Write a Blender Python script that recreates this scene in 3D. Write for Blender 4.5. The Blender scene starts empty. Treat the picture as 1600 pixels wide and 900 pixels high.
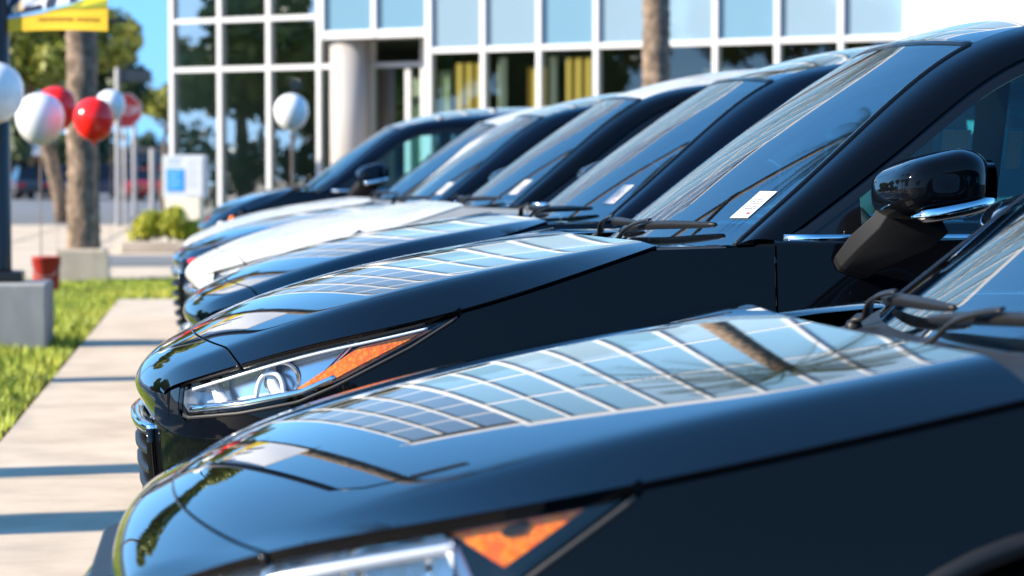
import bpy, bmesh, math, random
import numpy as np
from mathutils import Vector, Matrix

random.seed(7)
rng = np.random.default_rng(7)
SC = bpy.context.scene
COL = SC.collection
R = math.radians

# ------------------------------------------------------------------ camera
cam_d = bpy.data.cameras.new('camera')
cam = bpy.data.objects.new('camera', cam_d)
COL.objects.link(cam)
cam.location = (0, 0, 1.24)
cam.rotation_euler = (R(90 - 2.548), 0, R(-6.42))
cam_d.lens = 90
cam_d.sensor_width = 36
cam_d.clip_start = 0.05
cam_d.clip_end = 4000
cam_d.dof.use_dof = True
cam_d.dof.focus_distance = 5.85
cam_d.dof.aperture_fstop = 4.8
cam_d.dof.aperture_blades = 9
SC.camera = cam

# ------------------------------------------------------------------ sky + sun
SUN = Vector((-0.93, -0.15, 0.44)).normalized()
sun_el = math.asin(SUN.z)
sun_az = math.atan2(SUN.x, SUN.y)
W = bpy.data.worlds.new('World')
SC.world = W
W.use_nodes = True
nt = W.node_tree
bgn = nt.nodes['Background']
sky = nt.nodes.new('ShaderNodeTexSky')
sky.sky_type = 'NISHITA'
sky.sun_disc = False
sky.sun_elevation = sun_el
sky.sun_rotation = sun_az
sky.air_density = 1.0
sky.dust_density = 0.1
sky.ozone_density = 2.5
# very clear air: the horizon shows the blue found higher up
tcw = nt.nodes.new('ShaderNodeTexCoord'); sep = nt.nodes.new('ShaderNodeSeparateXYZ'); com = nt.nodes.new('ShaderNodeCombineXYZ')
mad = nt.nodes.new('ShaderNodeMath'); mad.operation = 'MULTIPLY_ADD'; mad.inputs[1].default_value = 0.42; mad.inputs[2].default_value = 0.20
nrm = nt.nodes.new('ShaderNodeVectorMath'); nrm.operation = 'NORMALIZE'
nt.links.new(tcw.outputs['Generated'], sep.inputs['Vector'])
nt.links.new(sep.outputs['X'], com.inputs['X']); nt.links.new(sep.outputs['Y'], com.inputs['Y'])
nt.links.new(sep.outputs['Z'], mad.inputs[0]); nt.links.new(mad.outputs[0], com.inputs['Z'])
nt.links.new(com.outputs['Vector'], nrm.inputs[0]); nt.links.new(nrm.outputs['Vector'], sky.inputs['Vector'])
hsv = nt.nodes.new('ShaderNodeHueSaturation'); hsv.inputs['Saturation'].default_value = 1.3
nt.links.new(sky.outputs['Color'], hsv.inputs['Color']); nt.links.new(hsv.outputs['Color'], bgn.inputs['Color'])
bgn.inputs['Strength'].default_value = 0.145
sd = bpy.data.lights.new('sun', 'SUN')
sd.energy = 5.0
sd.angle = R(0.53)
sd.color = (1.0, 0.90, 0.75)
so = bpy.data.objects.new('sun', sd)
COL.objects.link(so)
so.rotation_euler = SUN.to_track_quat('Z', 'Y').to_euler()
SC.view_settings.view_transform = 'Standard'
SC.view_settings.look = 'None'
SC.view_settings.exposure = 1.18
SC.view_settings.gamma = 1.0
SC.view_settings.use_curve_mapping = False
SC.cycles.max_bounces = 10
SC.cycles.transparent_max_bounces = 16
SC.cycles.caustics_reflective = False
SC.cycles.caustics_refractive = False
SC.cycles.sample_clamp_indirect = 6.0

# ------------------------------------------------------------------ materials
MATS = {}
def pmat(name, col, rough=0.5, metal=0.0, spec=0.5, coat=0.0, trans=0.0, sub=0.0):
    m = bpy.data.materials.new(name)
    m.use_nodes = True
    b = m.node_tree.nodes['Principled BSDF']
    b.inputs['Base Color'].default_value = (*col, 1)
    b.inputs['Roughness'].default_value = rough
    b.inputs['Metallic'].default_value = metal
    b.inputs['Specular IOR Level'].default_value = spec
    b.inputs['Coat Weight'].default_value = coat
    b.inputs['Coat Roughness'].default_value = 0.01
    b.inputs['Transmission Weight'].default_value = trans
    MATS[name] = m
    return m
def N(m, t): return m.node_tree.nodes.new(t)
def L(m, a, b): m.node_tree.links.new(a, b)
def bsdf(m): return m.node_tree.nodes['Principled BSDF']
def noisecol(m, stops, scale=5.0, detail=6.0, rough=0.6, coord='Object', stretch=None, bump=0.0, bdist=0.01):
    """colour from noise through a ramp, optional bump"""
    tc = N(m, 'ShaderNodeTexCoord')
    src = tc.outputs[coord]
    if stretch:
        mp = N(m, 'ShaderNodeMapping'); mp.inputs['Scale'].default_value = stretch
        L(m, src, mp.inputs['Vector']); src = mp.outputs['Vector']
    n = N(m, 'ShaderNodeTexNoise')
    n.inputs['Scale'].default_value = scale
    n.inputs['Detail'].default_value = detail
    n.inputs['Roughness'].default_value = rough
    L(m, src, n.inputs['Vector'])
    r = N(m, 'ShaderNodeValToRGB')
    el = r.color_ramp.elements
    while len(el) < len(stops): el.new(0.5)
    for e, (p, c) in zip(el, stops):
        e.position = p; e.color = (*c, 1)
    L(m, n.outputs['Fac'], r.inputs['Fac'])
    L(m, r.outputs['Color'], bsdf(m).inputs['Base Color'])
    if bump:
        bp = N(m, 'ShaderNodeBump'); bp.inputs['Strength'].default_value = bump
        bp.inputs['Distance'].default_value = bdist
        L(m, n.outputs['Fac'], bp.inputs['Height'])
        L(m, bp.outputs['Normal'], bsdf(m).inputs['Normal'])
    return n, r

def paint(name, col, rough=0.02, coat=0.0):
    m = pmat(name, col, rough, 0.0, 0.25, coat)
    tc = N(m, 'ShaderNodeTexCoord')
    n = N(m, 'ShaderNodeTexNoise'); n.inputs['Scale'].default_value = 6; n.inputs['Detail'].default_value = 8
    L(m, tc.outputs['Object'], n.inputs['Vector'])
    mr = N(m, 'ShaderNodeMapRange')
    mr.inputs['From Min'].default_value = 0.35; mr.inputs['From Max'].default_value = 0.75
    mr.inputs['To Min'].default_value = rough * 0.6; mr.inputs['To Max'].default_value = rough * 2.4
    L(m, n.outputs['Fac'], mr.inputs['Value'])
    L(m, mr.outputs['Result'], bsdf(m).inputs['Roughness'])
    # faint long-wave waviness of pressed sheet metal
    n2 = N(m, 'ShaderNodeTexNoise'); n2.inputs['Scale'].default_value = 4.5; n2.inputs['Detail'].default_value = 1
    L(m, tc.outputs['Object'], n2.inputs['Vector'])
    bp = N(m, 'ShaderNodeBump'); bp.inputs['Strength'].default_value = 0.05; bp.inputs['Distance'].default_value = 0.004
    L(m, n2.outputs['Fac'], bp.inputs['Height'])
    L(m, bp.outputs['Normal'], bsdf(m).inputs['Normal'])
    L(m, bp.outputs['Normal'], bsdf(m).inputs['Coat Normal'])
    return m

def glass(name, tint, ior=1.5, rough=0.0):
    m = bpy.data.materials.new(name); m.use_nodes = True
    t = m.node_tree; t.nodes.clear()
    out = t.nodes.new('ShaderNodeOutputMaterial')
    mix = t.nodes.new('ShaderNodeMixShader')
    tr = t.nodes.new('ShaderNodeBsdfTransparent'); tr.inputs['Color'].default_value = (*tint, 1)
    gl = t.nodes.new('ShaderNodeBsdfGlossy'); gl.inputs['Roughness'].default_value = rough
    gl.inputs['Color'].default_value = (1, 1, 1, 1)
    fr = t.nodes.new('ShaderNodeFresnel')
    geo = t.nodes.new('ShaderNodeNewGeometry')
    mx = t.nodes.new('ShaderNodeMix')   # same reflectance from either face of the thin sheet
    mx.inputs['A'].default_value = ior; mx.inputs['B'].default_value = 1.0 / ior
    t.links.new(geo.outputs['Backfacing'], mx.inputs['Factor'])
    t.links.new(mx.outputs['Result'], fr.inputs['IOR'])
    t.links.new(fr.outputs['Fac'], mix.inputs['Fac'])
    t.links.new(tr.outputs['BSDF'], mix.inputs[1])
    t.links.new(gl.outputs['BSDF'], mix.inputs[2])
    t.links.new(mix.outputs['Shader'], out.inputs['Surface'])
    MATS[name] = m
    return m

M = MATS
def lacquer(name, col, gain=1.55, cut=0.048):
    """deep black lacquer: almost no mirror image face-on, strong at grazing angles"""
    m = bpy.data.materials.new(name); m.use_nodes = True
    t = m.node_tree; t.nodes.clear()
    out = t.nodes.new('ShaderNodeOutputMaterial'); mix = t.nodes.new('ShaderNodeMixShader')
    df = t.nodes.new('ShaderNodeBsdfDiffuse'); df.inputs['Color'].default_value = (*col, 1)
    gl = t.nodes.new('ShaderNodeBsdfGlossy'); gl.inputs['Color'].default_value = (1, 1, 1, 1)
    tc = t.nodes.new('ShaderNodeTexCoord')
    n = t.nodes.new('ShaderNodeTexNoise'); n.inputs['Scale'].default_value = 7; n.inputs['Detail'].default_value = 9
    t.links.new(tc.outputs['Object'], n.inputs['Vector'])
    mr = t.nodes.new('ShaderNodeMapRange')          # thin uneven dust film
    mr.inputs['From Min'].default_value = 0.35; mr.inputs['From Max'].default_value = 0.75
    mr.inputs['To Min'].default_value = 0.008; mr.inputs['To Max'].default_value = 0.045
    t.links.new(n.outputs['Fac'], mr.inputs['Value']); t.links.new(mr.outputs['Result'], gl.inputs['Roughness'])
    fr = t.nodes.new('ShaderNodeFresnel')
    geo = t.nodes.new('ShaderNodeNewGeometry'); mx = t.nodes.new('ShaderNodeMix')
    mx.inputs['A'].default_value = 1.5; mx.inputs['B'].default_value = 1 / 1.5
    t.links.new(geo.outputs['Backfacing'], mx.inputs['Factor']); t.links.new(mx.outputs['Result'], fr.inputs['IOR'])
    ma = t.nodes.new('ShaderNodeMath'); ma.operation = 'MULTIPLY_ADD'; ma.use_clamp = True
    ma.inputs[1].default_value = gain; ma.inputs[2].default_value = -cut
    t.links.new(fr.outputs['Fac'], ma.inputs[0]); t.links.new(ma.outputs[0], mix.inputs['Fac'])
    t.links.new(df.outputs['BSDF'], mix.inputs[1]); t.links.new(gl.outputs['BSDF'], mix.inputs[2])
    t.links.new(mix.outputs['Shader'], out.inputs['Surface'])
    MATS[name] = m
lacquer('black_paint', (0.0022, 0.0028, 0.0042))
lacquer('navy_paint', (0.0025, 0.005, 0.012))
paint('white_paint', (0.52, 0.515, 0.49), 0.16, 0.0)
bsdf(M['white_paint']).inputs['Specular IOR Level'].default_value = 0.25
pmat('gloss_black', (0.006, 0.006, 0.007), 0.06)
pmat('plastic', (0.012, 0.012, 0.013), 0.45, 0, 0.3)
pmat('plastic_grey', (0.014, 0.014, 0.015), 0.4, 0, 0.35)
pmat('rubber', (0.012, 0.012, 0.013), 0.55)
pmat('seal', (0.02, 0.02, 0.022), 0.22)
pmat('chrome', (0.82, 0.83, 0.84), 0.06, 1.0)
pmat('satin_chrome', (0.62, 0.65, 0.7), 0.22, 1.0)
pmat('lamp_silver', (0.72, 0.76, 0.82), 0.2, 0.75)
pmat('lamp_bar', (0.85, 0.87, 0.9), 0.18, 0.2)
pmat('alloy', (0.45, 0.46, 0.47), 0.28, 1.0)
pmat('bay_dark', (0.004, 0.004, 0.004), 0.8)
pmat('cabin', (0.022, 0.022, 0.024), 0.7)
pmat('seat_grey', (0.16, 0.155, 0.15), 0.75)
pmat('headliner', (0.35, 0.34, 0.32), 0.9)
glass('windscreen', (0.50, 0.70, 0.76), 4.4)
glass('side_glass', (0.52, 0.80, 0.82), 1.5)
glass('lens_clear', (0.95, 0.96, 0.97), 1.3)
# amber reflector with small prism facets
m = pmat('amber', (0.95, 0.2, 0.004), 0.18, 0.0, 0.6)
tc = N(m, 'ShaderNodeTexCoord'); vo = N(m, 'ShaderNodeTexVoronoi'); vo.inputs['Scale'].default_value = 90
L(m, tc.outputs['Object'], vo.inputs['Vector'])
rp = N(m, 'ShaderNodeValToRGB')
rp.color_ramp.elements[0].color = (1.0, 0.30, 0.006, 1); rp.color_ramp.elements[1].color = (1.0, 0.15, 0.0, 1)
rp.color_ramp.elements[0].position = 0.1; rp.color_ramp.elements[1].position = 0.75
L(m, vo.outputs['Distance'], rp.inputs['Fac']); L(m, rp.outputs['Color'], bsdf(m).inputs['Base Color'])
bp = N(m, 'ShaderNodeBump'); bp.inputs['Strength'].default_value = 0.5; bp.inputs['Distance'].default_value = 0.003
L(m, vo.outputs['Distance'], bp.inputs['Height']); L(m, bp.outputs['Normal'], bsdf(m).inputs['Normal'])
bsdf(m).inputs['Subsurface Weight'].default_value = 0.3
bsdf(m).inputs['Subsurface Radius'].default_value = (0.02, 0.006, 0.001)
pmat('red_lens', (0.7, 0.01, 0.01), 0.15)
pmat('mirror', (0.9, 0.9, 0.9), 0.01, 1.0)

# price sheet: printed lines and a red mark, in sheet coordinates
m = pmat('price_sheet', (0.86, 0.86, 0.85), 0.5)
uv = N(m, 'ShaderNodeTexCoord'); sx = N(m, 'ShaderNodeSeparateXYZ'); L(m, uv.outputs['UV'], sx.inputs['Vector'])
def mth(m, op, a, b=None, c=None):
    n = N(m, 'ShaderNodeMath'); n.operation = op
    for i, v in enumerate((a, b, c)):
        if v is None: continue
        if isinstance(v, (int, float)): n.inputs[i].default_value = v
        else: L(m, v, n.inputs[i])
    return n.outputs[0]
nz = N(m, 'ShaderNodeTexNoise'); nz.inputs['Scale'].default_value = 14; nz.inputs['Detail'].default_value = 3
mp = N(m, 'ShaderNodeMapping'); mp.inputs['Scale'].default_value = (2.2, 1.0, 1.0)
L(m, uv.outputs['UV'], mp.inputs['Vector']); L(m, mp.outputs['Vector'], nz.inputs['Vector'])
band = mth(m, 'GREATER_THAN', mth(m, 'SINE', mth(m, 'MULTIPLY', sx.outputs['Y'], 95.0)), 0.1)
ink = mth(m, 'GREATER_THAN', nz.outputs['Fac'], 0.43)
inx = mth(m, 'LESS_THAN', mth(m, 'ABSOLUTE', mth(m, 'SUBTRACT', sx.outputs['X'], 0.55)), 0.3)
iny = mth(m, 'LESS_THAN', mth(m, 'ABSOLUTE', mth(m, 'SUBTRACT', sx.outputs['Y'], 0.5)), 0.2)
f = mth(m, 'MULTIPLY', mth(m, 'MULTIPLY', band, ink), mth(m, 'MULTIPLY', inx, iny))
rx = mth(m, 'LESS_THAN', mth(m, 'ABSOLUTE', mth(m, 'SUBTRACT', sx.outputs['X'], 0.75)), 0.1)
ry = mth(m, 'LESS_THAN', mth(m, 'ABSOLUTE', mth(m, 'SUBTRACT', sx.outputs['Y'], 0.17)), 0.04)
red = mth(m, 'MULTIPLY', rx, ry)
c1 = N(m, 'ShaderNodeMix'); c1.data_type = 'RGBA'; c1.inputs[6].default_value = (0.46, 0.46, 0.46, 1); c1.inputs[7].default_value = (0.05, 0.045, 0.06, 1)
L(m, f, c1.inputs[0])
c2 = N(m, 'ShaderNodeMix'); c2.data_type = 'RGBA'; c2.inputs[7].default_value = (0.8, 0.03, 0.05, 1)
L(m, c1.outputs[2], c2.inputs[6]); L(m, red, c2.inputs[0]); L(m, c2.outputs[2], bsdf(m).inputs['Base Color'])

# setting materials
m = pmat('asphalt', (0.06, 0.06, 0.06), 0.85); noisecol(m, [(0.3, (0.045, 0.045, 0.047)), (0.7, (0.085, 0.083, 0.08))], 2.0, 10, bump=0.3)
m = pmat('street_asphalt', (0.12, 0.12, 0.12), 0.8); noisecol(m, [(0.3, (0.13, 0.128, 0.125)), (0.7, (0.2, 0.195, 0.19))], 0.6, 8)
m = pmat('concrete', (0.42, 0.38, 0.33), 0.85); noisecol(m, [(0.25, (0.44, 0.345, 0.25)), (0.55, (0.60, 0.475, 0.345)), (0.8, (0.67, 0.55, 0.415))], 3.0, 10, bump=0.2, bdist=0.004)
m = pmat('concrete_grey', (0.3, 0.29, 0.28), 0.85); noisecol(m, [(0.25, (0.22, 0.21, 0.20)), (0.55, (0.33, 0.32, 0.30)), (0.8, (0.42, 0.41, 0.38))], 4.0, 10, bump=0.3, bdist=0.006, stretch=(1, 1, 0.5))
m = pmat('joint', (0.12, 0.11, 0.1), 0.95)
m = pmat('soil', (0.05, 0.06, 0.02), 0.95); noisecol(m, [(0.3, (0.05, 0.055, 0.015)), (0.7, (0.09, 0.12, 0.025))], 8)
m = pmat('grass', (0.16, 0.24, 0.03), 0.6); noisecol(m, [(0.3, (0.19, 0.25, 0.02)), (0.5, (0.32, 0.38, 0.03)), (0.72, (0.52, 0.48, 0.06))], 1.3, 6)
bsdf(m).inputs['Subsurface Weight'].default_value = 0.0
m = pmat('bark', (0.2, 0.15, 0.11), 0.9); noisecol(m, [(0.3, (0.07, 0.05, 0.035)), (0.5, (0.18, 0.125, 0.085)), (0.7, (0.34, 0.245, 0.175))], 9, 8, bump=0.9, bdist=0.05, stretch=(1, 1, 0.9))
m = pmat('leaf', (0.07, 0.1, 0.02), 0.55); noisecol(m, [(0.3, (0.07, 0.10, 0.014)), (0.5, (0.18, 0.20, 0.02)), (0.7, (0.38, 0.34, 0.04))], 1.6, 6)
m = pmat('leaf_dark', (0.04, 0.07, 0.02), 0.55); noisecol(m, [(0.3, (0.02, 0.04, 0.012)), (0.7, (0.07, 0.1, 0.025))], 1.2, 6)
m = pmat('shrub', (0.2, 0.24, 0.02), 0.6); noisecol(m, [(0.3, (0.24, 0.27, 0.015)), (0.55, (0.48, 0.45, 0.02)), (0.8, (0.62, 0.55, 0.05))], 3, 6)
m = pmat('palm_leaf', (0.06, 0.09, 0.02), 0.5); noisecol(m, [(0.3, (0.04, 0.065, 0.015)), (0.7, (0.12, 0.15, 0.03))], 2, 4)
pmat('mullion', (0.54, 0.54, 0.54), 0.45)
m = pmat('wall_white', (0.78, 0.77, 0.75), 0.7); noisecol(m, [(0.3, (0.52, 0.53, 0.55)), (0.7, (0.56, 0.57, 0.59))], 0.7, 6)
m = pmat('column', (0.55, 0.51, 0.47), 0.75); noisecol(m, [(0.3, (0.36, 0.33, 0.31)), (0.7, (0.43, 0.40, 0.37))], 2, 8, stretch=(1, 1, 0.2))
pmat('spandrel', (0.14, 0.26, 0.35), 0.05, 0.0, 1.0, 1.0)
pmat('spandrel_grey', (0.20, 0.29, 0.36), 0.07, 0.0, 1.0, 1.0)
glass('office_glass', (0.74, 0.84, 0.74), 1.8)
glass('coated_glass', (0.4, 0.55, 0.48), 3.6)
m = pmat('drape', (0.40, 0.26, 0.06), 0.8)
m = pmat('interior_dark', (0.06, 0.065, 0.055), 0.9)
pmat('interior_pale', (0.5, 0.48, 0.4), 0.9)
pmat('pole_black', (0.012, 0.012, 0.013), 0.3)
pmat('pole_grey', (0.28, 0.27, 0.26), 0.5, 0.2)
pmat('balloon_white', (0.8, 0.79, 0.78), 0.22, 0, 0.5)
pmat('balloon_red', (0.88, 0.018, 0.012), 0.16, 0, 0.5)
for k in ('balloon_white', 'balloon_red'):
    bsdf(M[k]).inputs['Subsurface Weight'].default_value = 0.35
    bsdf(M[k]).inputs['Subsurface Radius'].default_value = (0.12, 0.06, 0.05)
pmat('stick', (0.25, 0.17, 0.11), 0.6)
pmat('bucket_red', (0.5, 0.035, 0.025), 0.55)
pmat('banner_yellow', (0.85, 0.5, 0.01), 0.6)
pmat('banner_lemon', (0.75, 0.62, 0.02), 0.6)
pmat('banner_olive', (0.32, 0.34, 0.02), 0.6)
pmat('banner_navy', (0.008, 0.02, 0.06), 0.6)
pmat('banner_white', (0.78, 0.78, 0.82), 0.6)
pmat('banner_sky', (0.25, 0.5, 0.78), 0.6)
pmat('banner_ink', (0.45, 0.25, 0.01), 0.6)
pmat('banner_tan', (0.75, 0.5, 0.25), 0.6)
pmat('sign_blue', (0.02, 0.25, 0.68), 0.4)
pmat('sign_white', (0.5, 0.54, 0.58), 0.45)
pmat('sign_ink', (0.3, 0.38, 0.5), 0.5)
pmat('sign_cream', (0.72, 0.64, 0.5), 0.8)
pmat('stop_red', (0.32, 0.008, 0.016), 0.45)
pmat('sign_slate', (0.03, 0.04, 0.05), 0.5)
pmat('store_brown', (0.3, 0.15, 0.06), 0.8)
pmat('store_roof', (0.1, 0.09, 0.09), 0.8)
pmat('hill', (0.06, 0.1, 0.14), 0.9)  # blue of distant haze is put into the base colour
for i, c in enumerate([(0.015, 0.03, 0.07), (0.5, 0.5, 0.5), (0.35, 0.012, 0.015), (0.02, 0.022, 0.025), (0.12, 0.14, 0.17), (0.03, 0.06, 0.13), (0.6, 0.58, 0.55)]):
    pmat('street_car_%d' % i, c, 0.1, 0, 0.5, 0.3)

# ------------------------------------------------------------------ helpers
def link(o, parent=None):
    COL.objects.link(o)
    if parent is not None: o.parent = parent
    return o
def tag(o, label=None, cat=None, group=None, kind=None):
    if label: o['label'] = label
    if cat: o['category'] = cat
    if group: o['group'] = group
    if kind: o['kind'] = kind
    return o
def thing(name, label, cat, loc=(0, 0, 0), rotz=0.0, group=None):
    o = bpy.data.objects.new(name, None)
    o.empty_display_size = 0.2
    link(o); o.location = loc; o.rotation_euler = (0, 0, rotz)
    return tag(o, label, cat, group)
def mobj(name, v, f, mat, parent=None, smooth=True, flatfrom=None, uvs=None):
    me = bpy.data.meshes.new(name)
    v = np.asarray(v, dtype=float)
    me.from_pydata([tuple(p) for p in v], [], [tuple(int(i) for i in q) for q in f])
    me.materials.append(M[mat] if isinstance(mat, str) else mat)
    sm = np.zeros(len(me.polygons), dtype=bool)
    if smooth: sm[:] = True
    if flatfrom is not None: sm[flatfrom:] = False
    me.polygons.foreach_set('use_smooth', sm)
    if uvs is not None:
        ul = me.uv_layers.new(name='UVMap')
        for lp in me.loops: ul.data[lp.index].uv = uvs[lp.vertex_index]
    me.update()
    o = bpy.data.objects.new(name, me)
    return link(o, parent)
class MB:
    """collects shapes for ONE mesh object"""
    def __init__(s): s.v = []; s.f = []
    def add(s, v, f):
        n = len(s.v); s.v.extend([tuple(p) for p in v]); s.f.extend([tuple(i + n for i in q) for q in f])
    def box(s, x0, x1, y0, y1, z0, z1):
        s.add([(x0, y0, z0), (x1, y0, z0), (x1, y1, z0), (x0, y1, z0), (x0, y0, z1), (x1, y0, z1), (x1, y1, z1), (x0, y1, z1)],
              [(0, 3, 2, 1), (4, 5, 6, 7), (0, 1, 5, 4), (1, 2, 6, 5), (2, 3, 7, 6), (3, 0, 4, 7)])
    def build(s, name, mat, parent=None, smooth=False, bevel=0.0, seg=2):
        o = mobj(name, s.v, s.f, mat, parent, smooth)
        if bevel:
            b = o.modifiers.new('bevel', 'BEVEL'); b.width = bevel; b.segments = seg; b.limit_method = 'ANGLE'
            b.harden_normals = False
        return o
def box(name, x0, x1, y0, y1, z0, z1, mat, parent=None, bevel=0.0):
    b = MB(); b.box(x0, x1, y0, y1, z0, z1)
    return b.build(name, mat, parent, False, bevel)
def lathe(prof, n=24, axis='z', c=(0, 0, 0)):
    """prof: (radius, height)"""
    v = []; f = []
    for r, h in prof:
        for k in range(n):
            a = 2 * math.pi * k / n
            p = (r * math.cos(a), r * math.sin(a), h)
            if axis == 'y': p = (p[0], p[2], p[1])
            if axis == 'x': p = (p[2], p[0], p[1])
            v.append((p[0] + c[0], p[1] + c[1], p[2] + c[2]))
    m_ = len(prof)
    for i in range(m_ - 1):
        for k in range(n):
            a = i * n + k; b = i * n + (k + 1) % n
            f.append((a, b, b + n, a + n) if axis != 'y' else (a, a + n, b + n, b))
    f.append(tuple(range(n))[::-1] if axis != 'y' else tuple(range(n)))
    t = tuple(range((m_ - 1) * n, m_ * n)); f.append(t if axis != 'y' else t[::-1])
    return v, f
def sweep(path, prof, up=(0, 0, 1), scale=None, cap=True):
    P = np.asarray(path, float); n = len(P); k = len(prof)
    T = np.gradient(P, axis=0); T /= np.linalg.norm(T, axis=1)[:, None]
    v = []; f = []
    up = np.asarray(up, float)
    for i in range(n):
        s = np.cross(T[i], up); s /= (np.linalg.norm(s) + 1e-9)
        u = np.cross(s, T[i])
        sc = 1.0 if scale is None else scale[i]
        for a, b in prof: v.append(P[i] + s * a * sc + u * b * sc)
    for i in range(n - 1):
        for j in range(k):
            a = i * k + j; b = i * k + (j + 1) % k
            f.append((a, b, b + k, a + k))
    if cap:
        f.append(tuple(range(k))[::-1]); f.append(tuple(range((n - 1) * k, n * k)))
    return v, f
def circ(r, n=8, ry=None):
    ry = r if ry is None else ry
    return [(r * math.cos(2 * math.pi * i / n), ry * math.sin(2 * math.pi * i / n)) for i in range(n)]
def rect(a, b): return [(-a, -b), (a, -b), (a, b), (-a, b)]

class Spl:
    """natural cubic spline"""
    def __init__(s, t, p):
        t = np.asarray(t, float); p = np.asarray(p, float)
        if p.ndim == 1: p = p[:, None]; s.sc = True
        else: s.sc = False
        n = len(t); h = np.diff(t)
        A = np.zeros((n, n)); b = np.zeros((n, p.shape[1]))
        A[0, 0] = A[-1, -1] = 1
        for i in range(1, n - 1):
            A[i, i - 1] = h[i - 1]; A[i, i] = 2 * (h[i - 1] + h[i]); A[i, i + 1] = h[i]
            b[i] = 6 * ((p[i + 1] - p[i]) / h[i] - (p[i] - p[i - 1]) / h[i - 1])
        s.m = np.linalg.solve(A, b); s.t = t; s.p = p
    def __call__(s, x):
        x = np.asarray(x, float); sh = x.shape; x = np.atleast_1d(x).ravel()
        x = np.clip(x, s.t[0], s.t[-1])
        i = np.clip(np.searchsorted(s.t, x) - 1, 0, len(s.t) - 2)
        h = (s.t[i + 1] - s.t[i])[:, None]
        a = (s.t[i + 1] - x)[:, None]; b = (x - s.t[i])[:, None]
        r = (s.m[i] * a ** 3 + s.m[i + 1] * b ** 3) / (6 * h) + (s.p[i] / h - s.m[i] * h / 6) * a + (s.p[i + 1] / h - s.m[i + 1] * h / 6) * b
        r = r.reshape(sh + (s.p.shape[1],))
        return r[..., 0] if s.sc else r

def gridobj(name, P, mat, parent, out, rim=0.015, uv=False):
    """surface patch from a (nu,nv,3) array, with a folded-back edge of depth rim; faces turned towards out"""
    P = np.asarray(P, float); nu, nv, _ = P.shape
    du = np.gradient(P, axis=0); dv = np.gradient(P, axis=1)
    Nn = np.cross(du, dv); ln = np.linalg.norm(Nn, axis=2)[..., None]
    Nn = Nn / np.maximum(ln, 1e-12)
    c = Nn[nu // 2, nv // 2]
    flip = np.dot(c, np.asarray(out, float)) < 0
    if flip: Nn = -Nn
    v = list(P.reshape(-1, 3)); f = []
    for i in range(nu - 1):
        for j in range(nv - 1):
            q = (i * nv + j, (i + 1) * nv + j, (i + 1) * nv + j + 1, i * nv + j + 1)
            f.append(q[::-1] if flip else q)
    nf = len(f)
    if rim:
        loop = [(i, 0) for i in range(nu)] + [(nu - 1, j) for j in range(1, nv)] + [(i, nv - 1) for i in range(nu - 2, -1, -1)] + [(0, j) for j in range(nv - 2, 0, -1)]
        b = len(v); k = len(loop)
        for (i, j) in loop: v.append(P[i, j])
        for (i, j) in loop: v.append(P[i, j] - Nn[i, j] * rim)
        for a in range(k):
            c2 = (a + 1) % k
            q = (b + a, b + k + a, b + k + c2, b + c2)
            f.append(q if flip else q[::-1])
    uvs = None
    if uv:
        uvs = [(i / (nu - 1), j / (nv - 1)) for i in range(nu) for j in range(nv)] + [(0, 0)] * (len(v) - nu * nv)
    return mobj(name, v, f, mat, parent, True, nf, uvs)

MESH_CACHE = {}
def cached(name, key, make, mat, parent, loc, rot=(0, 0, 0), smooth=True, bevel=0):
    if key not in MESH_CACHE:
        v, f = make()
        o = mobj(name, v, f, mat, parent, smooth)
        MESH_CACHE[key] = o.data
    else:
        o = link(bpy.data.objects.new(name, MESH_CACHE[key]), parent)
    o.location = loc; o.rotation_euler = rot
    return o

# ------------------------------------------------------------------ ground
def sheet(name, x0, x1, y0, y1, z, mat, parent=None, depth=0.0):
    if depth: o = box(name, x0, x1, y0, y1, z - depth, z, mat, parent)
    else: o = mobj(name, [(x0, y0, z), (x1, y0, z), (x1, y1, z), (x0, y1, z)], [(0, 1, 2, 3)], mat, parent, False)
    return o
tag(sheet('ground', -1500, 1500, -600, 2600, -.004, 'asphalt'), kind='structure')
GZ = .10
SWX0, SWX1 = -.955, .30
sw = tag(sheet('sidewalk', SWX0 + .002, SWX1 - .002, -4, 23.6, GZ - .012, 'joint', None, .09), kind='structure')
y = -4.0
while y < 23.5:
    L_ = min(1.52, 23.6 - y)
    b = MB(); b.box(SWX0, SWX1, y + .006, y + L_ - .006, GZ - .05, GZ + random.uniform(-.002, .002))
    b.build('slab', 'concrete', sw, False, .006)
    y += 1.525
kb = tag(box('kerb', SWX1 + .004, SWX1 + .15, -4, 23.6, -.02, GZ + .01, 'concrete_grey', None, .015), kind='structure')
lawn = tag(sheet('lawn', -4.2, SWX0 - .03, -4, 28.0, GZ - .02, 'soil', None, .08), kind='structure')
tag(sheet('lawn', SWX0 - .03, .9, 23.7, 28.0, GZ - .021, 'soil', None, .08), kind='structure')
tag(box('kerb', -4.35, -4.204, -6, 28.0, -.02, GZ + .01, 'concrete_grey', None, .015), kind='structure')
apron = tag(sheet('pavement', -5.2, 14, 28.15, 58, GZ, 'concrete', None, .104), kind='structure')
tag(box('kerb', -4.2, .9, 28.004, 28.146, -.02, GZ + .012, 'concrete', None, .012), kind='structure')
tag(sheet('driveway', -1.7, 8, 31.8, 36.2, GZ + .004, 'street_asphalt'), kind='structure')
tag(sheet('road', -70, -5.21, -40, 400, .0, 'street_asphalt'), kind='structure')
tag(sheet('road', -5.2, 60, 58.01, 400, .0, 'street_asphalt'), kind='structure')
def joints():
    b = MB()
    for yy in (40, 44, 48, 52): b.box(-5.2, 6, yy, yy + .03, GZ + .001, GZ + .003)
    for xx in (-3.5, -2.0, -.5): b.box(xx, xx + .03, 36.3, 58, GZ + .001, GZ + .0035)
    return b.build('joint_line', 'joint', apron)
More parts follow.
